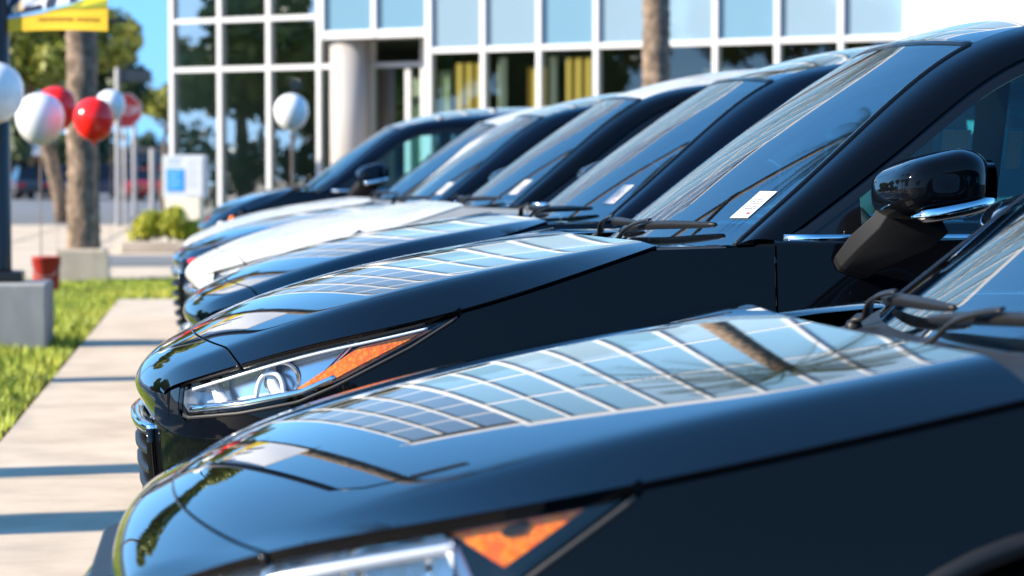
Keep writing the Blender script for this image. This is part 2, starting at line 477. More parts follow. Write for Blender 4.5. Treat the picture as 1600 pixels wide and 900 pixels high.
joints()
# hills far off
xs = np.linspace(-420, 420, 90)
v = []; f = []
for i, x in enumerate(xs):
    h = 15 + 7 * math.sin(x * .013 + 1) + 5 * math.sin(x * .031) + 3 * math.sin(x * .08)
    for (yy, k) in ((1300, 0), (1360, .55), (1430, .9), (1500, 1.0), (1700, .6)): v.append((x * 2, yy, h * k - .5))
for i in range(len(xs) - 1):
    for k in range(4): f.append((i * 5 + k, (i + 1) * 5 + k, (i + 1) * 5 + k + 1, i * 5 + k + 1))
tag(mobj('hills', v, f, 'hill'), kind='structure')

# grass blades
def grass(x0, x1, y0, y1, n):
    x = rng.uniform(x0, x1, n); y = rng.uniform(y0, y1, n)
    a = rng.uniform(0, 2 * math.pi, n); h = rng.uniform(.03, .075, n) * (0.7 + .6 * np.abs(np.sin(x * 3.1 + y * 1.7))); w = rng.uniform(.004, .009, n)
    lx = rng.normal(0, .018, n); ly = rng.normal(0, .018, n)
    v = np.zeros((n, 3, 3))
    v[:, 0] = np.stack([x - w * np.cos(a), y - w * np.sin(a), np.full(n, GZ - .022)], 1)
    v[:, 1] = np.stack([x + w * np.cos(a), y + w * np.sin(a), np.full(n, GZ - .022)], 1)
    v[:, 2] = np.stack([x + lx, y + ly, GZ - .022 + h], 1)
    return v
V = np.concatenate([grass(-4.15, SWX0 - .02, -2, 8.5, 36000), grass(-3.6, SWX0 - .02, 8.5, 28, 60000), grass(SWX0 - .02, .8, 23.75, 27.95, 11000)])
me = bpy.data.meshes.new('grass'); n = len(V)
me.from_pydata(V.reshape(-1, 3).tolist(), [], np.arange(n * 3).reshape(-1, 3).tolist())
me.materials.append(M['grass'])
tag(link(bpy.data.objects.new('grass', me)), 'bright green lawn grass beside the concrete sidewalk', 'grass', kind='stuff')

# ------------------------------------------------------------------ glass building
BO = np.array([4.40, 54.85]); BT = np.array([.80, -.60]); BN = np.array([-.60, -.80])
bld = thing('glass_building', 'white-framed glass showroom building behind the row of cars', 'building', (BO[0], BO[1], 0), math.atan2(BT[1], BT[0]))
# local: x = along facade (to the right), y = into the building, z up
def bbox(nm, x0, x1, y0, y1, z0, z1, mat, parent=bld, bevel=0): return box(nm, x0, x1, y0, y1, z0, z1, mat, parent, bevel)
def pane(x0, x1, yy, z0, z1, mat, parent=bld, tilt=.0025):
    a, b2 = random.uniform(-tilt, tilt), random.uniform(-tilt, tilt)
    w = x1 - x0; h = z1 - z0
    v = [(x0, yy - a * w, z0 + 0), (x1, yy + a * w, z0), (x1, yy + a * w + b2 * h, z1), (x0, yy - a * w + b2 * h, z1)]
    v += [(p[0], p[1] + .02, p[2]) for p in v]
    return mobj('pane', v, [(0, 1, 2, 3), (7, 6, 5, 4), (0, 4, 5, 1), (1, 5, 6, 2), (2, 6, 7, 3), (3, 7, 4, 0)] if not mat.endswith('glass') else [(0, 1, 2, 3)], mat, parent, False)
BW = 1.36; MW = .052
TOP = 16.2
# left wing, set back one metre
lx = [-7.70 + 1.385 * k for k in range(6)]
lz = [.15, 3.65, 4.77, 6.8, 9.0, 11.2, 13.5, TOP - .25]
for i, x in enumerate(lx):
    top = TOP - .25 if i < 4 else 4.2
    bbox('mullion', x - MW, x + MW, .92, 1.12, .1, top, 'mullion')
for i in range(len(lx) - 1):
    for k in range(len(lz)):
        if i >= 3 and lz[k] > 4.0: continue
        bbox('transom', lx[i] + MW, lx[i + 1] - MW, .94, 1.10, lz[k] - .05, lz[k] + .05, 'mullion')
    for k in range(len(lz) - 1):
        if i >= 3 and k > 0: continue
        pane(lx[i] + MW, lx[i + 1] - MW, 1.03, lz[k] + .05, lz[k + 1] - .05, 'coated_glass')
bbox('door_frame', -1.25, -1.13, .96, 1.08, .1, 3.55, 'mullion')
pane(-.75, -.02, 1.03, .2, 4.1, 'office_glass')
# main wing
mx_ = [0 + BW * k for k in range(9)]
mz = [.15, 3.88, 7.9, 11.9, TOP - .25]
for i, x in enumerate(mx_):
    wv = MW * (1.35 if i == 0 else 1.0)
    bbox('mullion', x - wv, x + wv, -.08, .12, .1, TOP - .25, 'mullion')
for i in range(len(mx_) - 1):
    for k in range(len(mz)):
        bbox('transom', mx_[i] + MW * (1.35 if i == 0 else 1), mx_[i + 1] - MW, -.06, .10, mz[k] - .054, mz[k] + .054, 'mullion')
    for k in range(len(mz) - 1):
        mt = 'office_glass' if k == 0 else ('spandrel_grey' if k in (1, 3) and (i + k) % 3 else 'spandrel')
        pane(mx_[i] + MW * (1.35 if i == 0 else 1), mx_[i + 1] - MW, .03, mz[k] + .054, mz[k + 1] - .054, mt)
# overhang above the entrance
ox = [-2.80, -1.40, 0.0]
oz = [4.28, 7.9, 11.9, TOP - .25]
for i in (0, 1):
    wv = MW * (1.6 if i == 0 else 1)
    bbox('mullion', ox[i] - wv, ox[i] + wv, -.08, .12, 4.2, TOP - .25, 'mullion')
    for k in range(4): bbox('transom', ox[i] + wv, ox[i + 1] - MW * 1.35 * (i == 1) - MW * (i == 0), -.06, .10, oz[k] - .085, oz[k] + .085, 'mullion')
    for k in range(3): pane(ox[i] + wv, ox[i + 1] - MW * 1.35, .03, oz[k] + .085, oz[k + 1] - .085, 'spandrel')
bbox('soffit', -2.95, -.14, .13, 1.13, 4.22, 4.34, 'wall_white')
bbox('wall', -2.96, -2.80, .125, 1.12, 4.35, TOP - .25, 'wall_white')
v, f = lathe([(.43, .05), (.43, 4.21)], 32, 'z', (-2.42, .52, 0)); mobj('column', v, f, 'column', bld)
# solid white end wall and shell
bbox('wall', 8 * BW + MW, 24, -.04, .3, .05, TOP + .2, 'wall_white')
bbox('wall', 23.91, 24.05, .31, 18, .05, TOP - .26, 'wall_white')
bbox('parapet', -7.85, -2.97, .90, 1.3, TOP - .24, TOP + .15, 'wall_white')
bbox('parapet', -2.96, 8 * BW + MW - .004, -.1, .35, TOP - .24, TOP + .15, 'wall_white')
bbox('roof', -7.8, 23.9, .36, 18, TOP - .35, TOP - .255, 'wall_white')
bbox('wall', -7.84, -7.66, 1.125, 18, .05, TOP - .26, 'wall_white')
bbox('wall', -7.65, 23.9, 17.8, 18, .05, TOP - .36, 'wall_white')
bbox('floor', -7.64, 23.9, 1.2, 17.7, .05, .16, 'interior_pale')
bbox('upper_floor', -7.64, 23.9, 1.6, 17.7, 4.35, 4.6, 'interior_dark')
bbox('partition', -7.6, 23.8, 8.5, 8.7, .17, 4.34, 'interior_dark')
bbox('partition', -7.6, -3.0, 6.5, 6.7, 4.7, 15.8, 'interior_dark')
# drapes and partitions behind the glass
def drape(x0, x1, z0, z1, yy, mat):
    n = 40; xs = np.linspace(x0, x1, n)
    P = np.stack([np.stack([xs, yy + .05 * np.sin(xs * 26), np.full(n, z)], -1) for z in (z0, z1)], 1)
    return gridobj('drape', P, mat, bld, (0, -1, 0), .0)
drape(.50, 1.25, .2, 3.6, .22, 'drape'); drape(1.50, 1.72, .2, 3.7, .3, 'interior_pale'); drape(3.2, 3.98, .2, 3.65, .22, 'drape'); drape(2.15, 2.6, .2, 3.5, .5, 'drape'); drape(2.84, 2.96, .2, 3.7, .25, 'interior_pale')
drape(-.52, -.22, .2, 3.5, 1.25, 'interior_pale'); drape(5.9, 6.6, .2, 3.4, 1.2, 'interior_pale'); drape(7.7, 8.6, .2, 3.2, 1.2, 'interior_pale')
bbox('reception_wall', 4.3, 5.4, 2.5, 2.7, .17, 3.6, 'interior_dark'); bbox('reception_wall', -1.9, -1.45, 2.2, 2.4, .17, 3.4, 'interior_pale')

# ------------------------------------------------------------------ trees
def leaf_cloud(centers, n, size, flat=.5):
    cs = np.array([c[:3] for c in centers]); rs = np.array([c[3] for c in centers])
    wgt = rs ** 2; wgt /= wgt.sum()
    idx = rng.choice(len(cs), n, p=wgt)
    d = rng.normal(size=(n, 3)); d /= np.linalg.norm(d, axis=1)[:, None]
    rad = rs[idx] * (rng.uniform(.25, 1, n) ** .45)
    p = cs[idx] + d * rad[:, None] * np.array([1, 1, .85])
    nn = d + rng.normal(scale=.7, size=(n, 3)); nn /= np.linalg.norm(nn, axis=1)[:, None]
    t = np.cross(nn, rng.normal(size=(n, 3))); t /= np.linalg.norm(t, axis=1)[:, None]
    b = np.cross(nn, t)
    s = size * rng.uniform(.6, 1.3, n)[:, None]
    v = np.stack([p - t * s, p + b * s * flat, p + t * s, p - b * s * flat], 1)
    return v.reshape(-1, 3), np.arange(n * 4).reshape(-1, 4)
def leafy_tree(name, label, loc, h, rad, n, size, mat='leaf', group=None, trunk_r=.16, cat='tree', lean=0.0):
    t = thing(name, label, cat, loc, 0 if lean else random.uniform(0, 6), group)
    cz = h - rad * .9
    cs = [(0, 0, cz, rad * .6)]
    for k in range(13):
        a = random.uniform(0, 2 * math.pi); e = random.uniform(-.6, 1); rr = rad * random.uniform(.55, .85)
        cs.append((rr * math.cos(a) * math.sqrt(1 - min(.95, e * e)) * 1.1, rr * math.sin(a) * math.sqrt(1 - min(.95, e * e)) * 1.1, cz + rr * e * .9, rad * random.uniform(.25, .45)))
    cs = [(c[0] + lean, c[1], c[2], c[3]) for c in cs]
    v, f = leaf_cloud(cs, n, size); mobj('crown', v, f, mat, t, False)
    b = MB()
    z = np.linspace(0, cz, 9)
    b.add(*sweep([(.06 * math.sin(q * 1.3) + lean * (q / cz), .05 * math.cos(q), q) for q in z], circ(trunk_r, 10), (0, 1, 0), np.linspace(1.25, .5, 9)))
    for c in cs[1:9]:
        kz = random.uniform(.55, .9); st = np.array([lean * kz, 0, cz * kz])
        e = np.array(c[:3]); mid = (st + e) / 2 + [0, 0, -.15 * rad]
        b.add(*sweep([st, mid, e], circ(trunk_r * .4, 6), (.3, 1, .1), [1, .7, .25]))
    b.build('trunk', 'bark', t, True)
    return t
def palm(name, label, loc, h, r, lean=(0, 0), crown=True, group=None, base=True, crown_r=2.0):
    t = thing(name, label, 'palm tree', loc, 0, group)
    nz, nr = int(h / .06), 26
    v = []; f = []
    for i in range(nz):
        z = h * i / (nz - 1)
        k = 1 + .22 * math.exp(-z / .5) - .10 * z / h
        ring = .030 * ((i % 2) * 2 - 1)
        for j in range(nr):
            a = 2 * math.pi * j / nr
            rr = r * (k + ring + random.uniform(-.03, .03) + .03 * math.sin(5 * a + i * .7))
            sx_ = lean[0] * (z / h) ** 1.4 * h; sy_ = lean[1] * (z / h) ** 1.4 * h
            v.append((rr * math.cos(a) + sx_, rr * math.sin(a) + sy_, z))
    for i in range(nz - 1):
        for j in range(nr):
            a = i * nr + j; b = i * nr + (j + 1) % nr
            f.append((a, b, b + nr, a + nr))
    f.append(tuple(range((nz - 1) * nr, nz * nr)))
    mobj('trunk', v, f, 'bark', t)
    if crown:
        b = MB(); top = np.array([lean[0] * h, lean[1] * h, h - .05])
        for k in range(34):
            a = k * 2.399; e = R(80 - 110 * (k / 34)); ln = crown_r * random.uniform(.85, 1.1)
            d = np.array([math.cos(a), math.sin(a), 0]); pts = []
            for q in np.linspace(0, 1, 12):
                ee = e - q * q * R(55)
                pts.append(top + d * ln * q * math.cos(e * .8) + np.array([0, 0, ln * (q * math.sin(e) - .55 * q * q)]))
            pts = np.array(pts)
            b.add(*sweep(pts, rect(.018, .010), (0, 0, 1), np.linspace(1, .3, 12)))
            sd_ = np.array([-d[1], d[0], 0])
            for q in range(2, 12):
                for sgn in (-1, 1):
                    for hh in (0, .5):
                        p = pts[q] * (1 - hh) + pts[min(11, q + 1)] * hh
                        l2 = .42 * math.sin(math.pi * (q + hh) / 13.5) + .1
                        tip = p + sd_ * sgn * l2 * .8 + d * l2 * .45 + np.array([0, 0, -l2 * .45])
                        w2 = d * .022
                        b.add([p - w2, p + w2, tip], [(0, 1, 2)])
        b.build('crown', 'palm_leaf', t)
    return t
def palm_collar(loc, w, h, label):
    v = []; f = []
    o = thing('tree_collar', label, 'planter', loc)
    for (k, z) in ((1.06, 0), (1.0, h * .9), (.94, h), (.72, h)):
        for (a, b2) in ((-1, -1), (1, -1), (1, 1), (-1, 1)): v.append((a * w / 2 * k, b2 * w / 2 * k, z))
    for i in range(3):
        for k in range(4): f.append((i * 4 + k, i * 4 + (k + 1) % 4, i * 4 + 4 + (k + 1) % 4, i * 4 + 4 + k))
    f.append((12, 13, 14, 15))
    mobj('collar', v, f, 'concrete', o, False)
    return o
palm('palm_tree', 'thick palm trunk rising from a concrete collar at the end of the lawn', (-1.49, 27.7, GZ), 14.0, .165, (-.004, 0), True, 'palm trees', crown_r=2.1)
palm_collar((-1.50, 27.7, GZ), .52, .35, 'square concrete collar at the foot of the thick palm by the lawn')
palm('palm_tree', 'palm trunk standing in front of the glass building above the white car roof', (5.0, 29.5, 0), 7.6, .165, (0.004, 0), True, 'palm trees', crown_r=2.2)
leafy_tree('leafy_tree', 'big leafy street tree with leaning trunk behind the banner and balloons', (-4.05, 66, 0), 6.7, 2.4, 12000, .15, 'leaf', 'street trees', .17, lean=-1.05)
leafy_tree('leafy_tree', 'tallest street tree, behind the lamp post and mirrored in the near bonnet', (-7.6, 70, 0), 13.5, 3.5, 7000, .26, 'leaf', 'street trees', .22)
leafy_tree('leafy_tree', 'tall street tree left of the lamp post, mirrored in the near bonnet', (-14.5, 69, 0), 13, 3.6, 6000, .26, 'leaf', 'street trees', .22)
leafy_tree('leafy_tree', 'dense tree between the palm trunk and the dark street-name sign', (-4.55, 88, 0), 6.2, 1.7, 5000, .17, 'leaf_dark', 'street trees')
leafy_tree('leafy_tree', 'slim tree at the left corner of the glass building', (-2.1, 92, 0), 4.6, 1.05, 2600, .15, 'leaf', 'street trees', .09)
# trees and palms over the road on the left: they throw the shadow bands and show in glass and bonnets
for (x, y2, h, rd, n, lb) in ((-27, 43, 9.5, 4.2, 6500, 'tall tree across the street mirrored in the left glass wing'), (-33, 36, 12, 4.8, 6500, 'taller tree across the street mirrored beside the first in the glass'),
                          (-26, 3, 10.5, 3.6, 4500, 'bushy tree across the street nearest the camera'), (-27, 10, 11, 3.8, 4500, 'second bushy tree across the street from the camera'), (-26, 17.5, 10, 3.5, 4500, 'third bushy tree across the street from the camera'), (-28, 29, 11, 3.9, 4500, 'bushy tree across the street left of the palm with the concrete collar'),
                          (-25, 38.5, 5.6, 2.9, 4500, 'low dense tree across the street filling the glass below the tall ones'), (-22, 47, 5.2, 2.6, 4500, 'lowest round tree across the street mirrored low in the glass'),
                          (-24, 52, 7.5, 3.2, 4500, 'low round tree across the street mirrored at the corner of the glass'), (-21, 23.5, 8.0, 3.0, 4500, 'street tree left of the lawn mirrored in the bonnets'),
                          (-36, 6, 9, 4.5, 4500, 'wide tree across the street left of the camera'), (-14, -26, 8, 3.8, 4500, 'tree behind the camera seen in the wing mirror'),
                          (-26, -30, 8, 3.8, 4500, 'tree behind the camera, left-hand one in the wing mirror')):
    leafy_tree('leafy_tree', lb, (x, y2, 0), h, rd, n, .3, 'leaf', 'trees over the road', .25)
for (x, y2, h, rr, lb) in ((-9.5, 7.0, 9, .26, 'street palm whose trunk throws the widest shadow over the sidewalk'), (-8.2, 8.7, 8, .17, 'street palm throwing the second shadow band'), (-9.0, 13.0, 8, .16, 'street palm throwing the third shadow band')):
    palm('palm_tree', lb, (x, y2, 0), h, rr, (random.uniform(-.02, .02), .01), True, 'palm trees', crown_r=2.0)
hg = thing('hedge', 'long clipped hedge across the street mirrored low in the glass wing', 'hedge', (-24, 42, 0))
cs = [(random.uniform(-.4, .4), yy, random.uniform(.8, 2.2), random.uniform(.9, 1.3)) for yy in np.arange(-17, 17, .9)]
v, f = leaf_cloud(cs, 9000, .2); mobj('foliage', v, f, 'leaf_dark', hg, False)
b = MB()
for yy in np.arange(-16, 17, 2.0): b.add(*sweep([(0, yy, 0), (.05, yy, .8), (0, yy + .1, 1.8)], circ(.06, 6), (0, 1, 0)))
b.build('stem', 'bark', hg)
# shrubs in the planter
pl = thing('planter', 'low concrete planter edge under the yellow-green shrubs', 'planter', (-.5, 37.6, GZ))
box('edging', -1.0, 1.6, -.12, .05, 0.0, .16, 'concrete', pl, .02); box('edging', -1.0, -.85, .055, 2.4, 0, .16, 'concrete', pl, .02); box('earth', -.84, 1.6, .055, 2.4, 0, .10, 'soil', pl)
for i, (x, w, h, lb) in enumerate(((-1.12, .30, .50, 'leftmost yellow-green shrub in the planter'), (-.80, .36, .58, 'tallest yellow-green shrub in front of the blue sign'), (-.45, .28, .40, 'low yellow-green shrub right of the tallest one'))):
    t = thing('shrub', lb, 'shrub', (x, 38.0 + .08 * i, GZ + .09), 0, 'planter shrubs')
    cs = [(random.uniform(-.5, .5) * w, random.uniform(-.4, .4) * w, random.uniform(.3, .8) * h, random.uniform(.35, .6) * w) for _ in range(9)]
    v, f = leaf_cloud(cs, 1500, .04); mobj('foliage', v, f, 'shrub', t, False)
    b = MB()
    for c in cs[:5]: b.add(*sweep([(0, 0, -.02), (c[0] * .5, c[1] * .5, c[2] * .5), c[:3]], circ(.012, 5), (.2, 1, 0)))
    b.build('stem', 'bark', t)

# ------------------------------------------------------------------ monument sign, street signs, poles
ms = thing('monument_sign', 'blue and white panel sign on a cream base beside the shrubs', 'sign', (-.58, 39.6, GZ), R(-16))
box('base', -.30, .26, -.12, .12, 0, .77, 'sign_cream', ms, .01)
box('cabinet', -.33, .33, -.10, .10, .771, 1.43, 'sign_white', ms, .01)
box('panel', -.27, .005, -.112, -.101, .88, 1.22, 'sign_blue', ms)
box('panel', .03, .30, -.112, -.101, .80, 1.39, 'wall_white', ms)
for i in range(5): box('text_line', -.24 + .02 * (i % 2), -.04 - .03 * ((i * 2) % 3), -.115, -.1125, 1.16 - .055 * i, 1.175 - .055 * i, 'banner_sky', ms)
for i in range(8): box('text_line', .06, .24 - .03 * (i % 3), -.115, -.1125, 1.33 - .055 * i, 1.342 - .055 * i, 'sign_ink', ms)
for i in range(2): box('text_line', -.24, -.04 - .03 * i, -.104, -.1012, 1.35 - .06 * i, 1.375 - .06 * i, 'sign_ink', ms)
def pole(name, label, u, Y, z1, r, mat='pole_grey', cat='pole', z0=0.0):
    t = thing(name, label, cat, ((u - 350) / 4000 * Y, Y, z0))
    v, f = lathe([(r * 1.6, 0), (r * 1.6, .05), (r, .06), (r, z1 - z0), (r * .6, z1 - z0 + .03)], 14); mobj('shaft', v, f, mat, t)
    return t
p = pole('street_name_sign', 'grey pole carrying a dark street-name board', 188, 57, 3.55, .06, cat='sign', z0=GZ)
box('board', .07, .75, -.03, .03, 3.17, 3.42, 'sign_slate', p, .01); box('bracket', .0, .08, -.02, .02, 3.25, 3.33, 'pole_grey', p)
p = pole('stop_sign', 'dark red stop sign right of the red balloon', 198, 62, 3.1, .04, cat='sign'); p.rotation_euler.z = R(14)
oc = [(.44 * math.cos(R(22.5 + 45 * k)), .44 * math.sin(R(22.5 + 45 * k))) for k in range(8)]
def octo(s, y0, y1, mat, nm):
    v = [(a * s, y0, 2.75 + b * s) for a, b in oc] + [(a * s, y1, 2.75 + b * s) for a, b in oc]
    return mobj(nm, v, [tuple(range(8)), tuple(range(15, 7, -1))] + [(k, 8 + k, 8 + (k + 1) % 8, (k + 1) % 8) for k in range(8)], mat, p, False)
octo(1.0, -.062, -.050, 'sign_white', 'plate'); octo(.94, -.066, -.0625, 'stop_red', 'face')
cu = bpy.data.curves.new('lettering', 'FONT'); cu.body = 'STOP'; cu.size = .30; cu.align_x = 'CENTER'; cu.align_y = 'CENTER'; cu.extrude = .001
to = bpy.data.objects.new('lettering', cu); COL.objects.link(to)
bpy.context.view_layer.update()
me = bpy.data.meshes.new_from_object(to); bpy.data.objects.remove(to)
me.materials.clear(); me.materials.append(M['sign_white'])
to = link(bpy.data.objects.new('lettering', me), p); to.location = (0, -.068, 2.75); to.rotation_euler = (R(90), 0, 0)
pole('street_pole', 'slim grey pole right of the stop sign', 213, 80, 3.2, .07)
pole('street_pole', 'short grey pole left of the blue sign', 241, 90, 2.1, .11)
# utility pole with cross arm
p = pole('utility_pole', 'distant utility pole with crossarms above the dark street-name board', 212, 150, 8.6, .10, 'pole_grey')
box('crossarm', -.9, 1.2, -.06, .06, 6.6, 6.75, 'pole_grey', p); box('crossarm', -.3, .3, -.06, .06, 7.8, 7.95, 'pole_grey', p); box('insulator', .85, 1.1, -.08, .08, 5.6, 6.5, 'pole_grey', p)

# lamp post, its foot and the banner
lp = thing('lamp_post', 'black lamp post at the left edge on a concrete plinth', 'lamp post', (-1.485, 17.33, .525))
v, f = lathe([(.086, .06), (.078, .09), (.075, 5.0)], 24); mobj('shaft', v, f, 'pole_black', lp)
box('base_plate', -.155, .155, -.155, .155, .0, .07, 'pole_black', lp, .015)
v, f = sweep([(0, 0, 5.0), (.3, 0, 5.25), (.9, 0, 5.35)], circ(.04, 8), (0, 1, 0)); mobj('lamp_arm', v, f, 'pole_black', lp)
box('lamp_head', .8, 1.4, -.14, .14, 5.28, 5.40, 'pole_black', lp, .03)
v, f = sweep([(.04, 0, 1.72), (.85, 0, 1.74)], circ(.012, 8)); mobj('banner_rod', v, f, 'pole_black', lp)
v, f = sweep([(.04, 0, 3.10), (.85, 0, 3.10)], circ(.012, 8)); mobj('banner_rod', v, f, 'pole_black', lp)
pn = thing('concrete_plinth', 'rough grey concrete plinth carrying the black lamp post', 'plinth', (-1.485, 17.33, GZ - .02))
b = MB(); b.box(-.33, .33, -.33, .33, 0, .443); b.build('block', 'concrete_grey', pn, False, .02, 3)
bn = thing('banner', 'yellow, navy and white street banner hanging from the lamp post', 'banner', (-1.445, 17.30, 2.18), R(-14))
W_, H_ = .715, 1.42
def cloth(nm, pts_lo, pts_hi, off, mat, n=24):
    """a strip of the banner between two polylines in banner coordinates"""
    x0 = max(pts_lo[0][0], pts_hi[0][0]); x1 = min(pts_lo[-1][0], pts_hi[-1][0])
    xs = np.linspace(x0, x1, n)
    lo = np.interp(xs, *zip(*pts_lo)); hi = np.interp(xs, *zip(*pts_hi))
    P = []
    for t in np.linspace(0, 1, 8):
        z = lo + (hi - lo) * t
        P.append(np.stack([xs, -off + .012 * np.sin(xs * 7 + z * 2) , z + .012 * np.sin(xs * 4.4)], -1))
    return gridobj(nm, np.stack(P, 1), mat, bn, (0, -1, 0), .001)
cloth('cloth', [(0, 0), (W_, 0)], [(0, H_), (W_, H_)], 0, 'banner_yellow')
cloth('print', [(.0, .085), (.25, .11), (.45, .155), (W_, .26)], [(0, H_ - .02), (W_, H_ - .02)], .003, 'banner_white')
cloth('print', [(.02, .085), (.25, .11), (.45, .155), (.62, .21)], [(.02, .115), (.25, .135), (.45, .18), (.62, .225)], .005, 'banner_sky')
cloth('print', [(.30, .125), (.45, .14), (.55, .14), (W_, .16)], [(.30, .126), (.45, .16), (.55, .20), (W_, .29)], .006, 'banner_olive')
cloth('print', [(.53, .15), (W_, .2)], [(.53, .155), (W_, .36)], .008, 'banner_lemon')
for (x, z0, w2) in ((.02, .105, .10), (.29, .142, .10), (.455, .178, .09)):
    cloth('print', [(x, z0), (x + w2 * .55, z0 + .01), (x + w2 * 1.5, z0 + .26)], [(x, z0 + .03), (x + w2 * .7, z0 + .24), (x + w2 * 1.5, z0 + .32)], .0075, 'banner_navy')
cloth('print', [(.10, .112), (.26, .138)], [(.10, .150), (.26, .172)], .0078, 'banner_navy')
for i in range(7): cloth('print', [(.13 + .022 * i, .155 + .012 * i), (.145 + .022 * i, .158 + .012 * i)], [(.13 + .022 * i, .205 + .012 * i), (.145 + .022 * i, .215 + .012 * i)], .010, 'banner_white', 4)
cloth('print', [(.06, .12), (.14, .14)], [(.06, .16), (.14, .21)], .0095, 'banner_tan', 6)
for i in range(22):
    x = .23 + i * .0195
    if i == 13: continue
    cloth('print', [(x, .062 - .004 * (i % 3)), (x + .012, .062)], [(x, .085 + .006 * (i % 2)), (x + .012, .083)], .005, 'banner_ink', 4)

# ------------------------------------------------------------------ balloons
def balloon(label, u, vv, Y, rp, col, stick_to=None, sr=.0055, grp='balloons on sticks'):
    s = 4000 / Y; r = rp / s
    x = (u - 350) / s; z = 1.24 - (vv - 272) / s
    t = thing('balloon', label, 'balloon', (x, Y, z), random.uniform(0, 6), grp)
    pr = []
    for q in np.linspace(0, math.pi, 28):
        k = -math.cos(q); rad = r * math.sin(q) * (1 - .045 * (1 - k)); pr.append((max(rad, .0005), r * k * (1.06 if k < 0 else 1.0)))
    pr = [(.012, -r * 1.17), (.020, -r * 1.15), (.008, -r * 1.10), (.02, -r * 1.06)] + pr[2:]
    v, f = lathe(pr, 36); mobj('skin', v, f, col, t)
    if stick_to is not None:
        v, f = sweep([(0, 0, -r * 1.12), (.006, 0, (-r * 1.12 + stick_to - z) / 2), (0, 0, stick_to - z)], circ(sr, 6), (0, 1, 0)); mobj('stick' if sr > .005 else 'string', v, f, 'stick', t)
    return t
balloon('large white balloon cut by the left edge of the picture', 2, 146, 16.95, 46, 'balloon_white', GZ + .4, .0018)
balloon('white balloon above the red bucket, in front of a red one', 70, 186, 24.9, 39, 'balloon_white', .30)
balloon('red balloon half hidden behind the white one above the bucket', 95, 171, 25.4, 34, 'balloon_red', .30, .0018)
balloon('bright red balloon in front of the thick palm trunk', 152, 187, 24.6, 33, 'balloon_red', GZ, .0018)
balloon('white balloon peeping out behind the bright red one', 177, 166, 26.2, 24, 'balloon_white', GZ, .0018)
balloon('small white balloon low behind the bright red one', 121, 207, 33, 13, 'balloon_white', GZ, .0018)
balloon('lone white balloon on a brown stick before the glass building', 455, 175, 27.0, 28, 'balloon_white', 0.0)
bk = thing('red_bucket', 'red bucket on the lawn weighing down balloon sticks', 'bucket', (-1.70, 24.95, GZ - .02))
v, f = lathe([(.118, 0), (.122, .01), (.132, .35), (.138, .352), (.138, .37), (.128, .37), (.118, .05), (.001, .05)], 32); mobj('pail', v, f, 'bucket_red', bk)
v, f = sweep([(-.134, 0, .355), (-.139, -.03, .29), (-.09, -.135, .20), (0, -.152, .17), (.09, -.135, .20), (.139, -.03, .29), (.134, 0, .355)], circ(.005, 6)); mobj('handle', v, f, 'pole_grey', bk)

# ------------------------------------------------------------------ distant street
def street_car(label, x, y2, rot, col, tall=0.0):
    t = thing('parked_car', label, 'car', (x, y2, 0), rot, 'cars along the far street')
    body = [(-2.2, .3), (-2.25, .6), (-2.1, .8), (-1.2, .92), (1.9, .95), (2.2, .85), (2.25, .5), (2.2, .3)]
    cab = [(-1.15, .92), (-.5, 1.40 + tall), (.0, 1.46 + tall), (1.0, 1.44 + tall), (1.85, .96)]
    def ext(pr, hw, top, nm, mat):
        v = []; f = []; n = len(pr)
        for s_ in (-1, 1):
            for (a, z) in pr: v.append((a, s_ * (hw - top * max(0, z - .92)), z))
        for i in range(n): f.append((i, (i + 1) % n, n + (i + 1) % n, n + i))
        f += [tuple(range(n))[::-1], tuple(range(n, 2 * n))]
        o = mobj(nm, v, f, mat, t, False); bv = o.modifiers.new('bevel', 'BEVEL'); bv.width = .05; bv.segments = 2
        return o
    ext(body, .88, 0, 'body', col); ext(cab, .80, .35, 'cabin_glass', 'gloss_black')
    box('roof', -.45, 1.05, -.6, .6, 1.435 + tall, 1.49 + tall, col, t, .02)
    for xx in (-1.35, 1.4):
        for s_ in (-1, 1): cached('wheel', 'swheel', lambda: lathe([(.001, -.1), (.2, -.11), (.32, -.1), (.33, 0), (.32, .1), (.2, .1), (.001, .1)], 18, 'y'), 'rubber', t, (xx, s_ * .82, .33))
    for s_ in (-1, 1):
        box('tail_lamp', 2.2, 2.262, s_ * .62 - .16, s_ * .62 + .16, .62, .80, 'red_lens', t); box('headlight', -2.262, -2.2, s_ * .62 - .16, s_ * .62 + .16, .58, .74, 'lamp_bar', t)
PI = math.pi
for (u, Y, rot, c, tl, lb) in ((30, 132, PI / 2, 2, 0, 'small red car at the left end of the far street'), (52, 128, -PI / 2 + .2, 3, .15, 'dark car with red tail lamps left of the leaning palm'), (78, 134, .1, 0, .1, 'blue car side-on behind the leaning palm'),
                             (112, 130, -PI / 2, 5, .2, 'blue car between the two palm trunks'), (175, 126, .05, 0, .25, 'dark blue van-like car right of the thick palm trunk'), (203, 138, -PI / 2, 4, .15, 'grey car with red lamps behind the stop sign pole'),
                             (226, 120, -PI / 2 + .1, 2, 0, 'red car between the two slim poles'), (250, 124, -PI / 2, 2, .1, 'red car just left of the blue sign'), (233, 160, 0.0, 6, .1, 'pale car farthest down the street')):
    street_car(lb, (u - 350) / 4000 * Y, Y, rot, 'street_car_%d' % c, tl)
st = thing('store_building', 'low brown store with a white fascia at the end of the street', 'building', (-13.5, 190, 0))
box('wall', -4.5, 6.0, 0, 12, 0, 2.6, 'store_brown', st); box('fascia', -4.7, 4.6, -.5, 11, 2.61, 3.9, 'wall_white', st); box('roof', -5, 6.2, -.8, 12.2, 3.91, 4.2, 'store_roof', st)
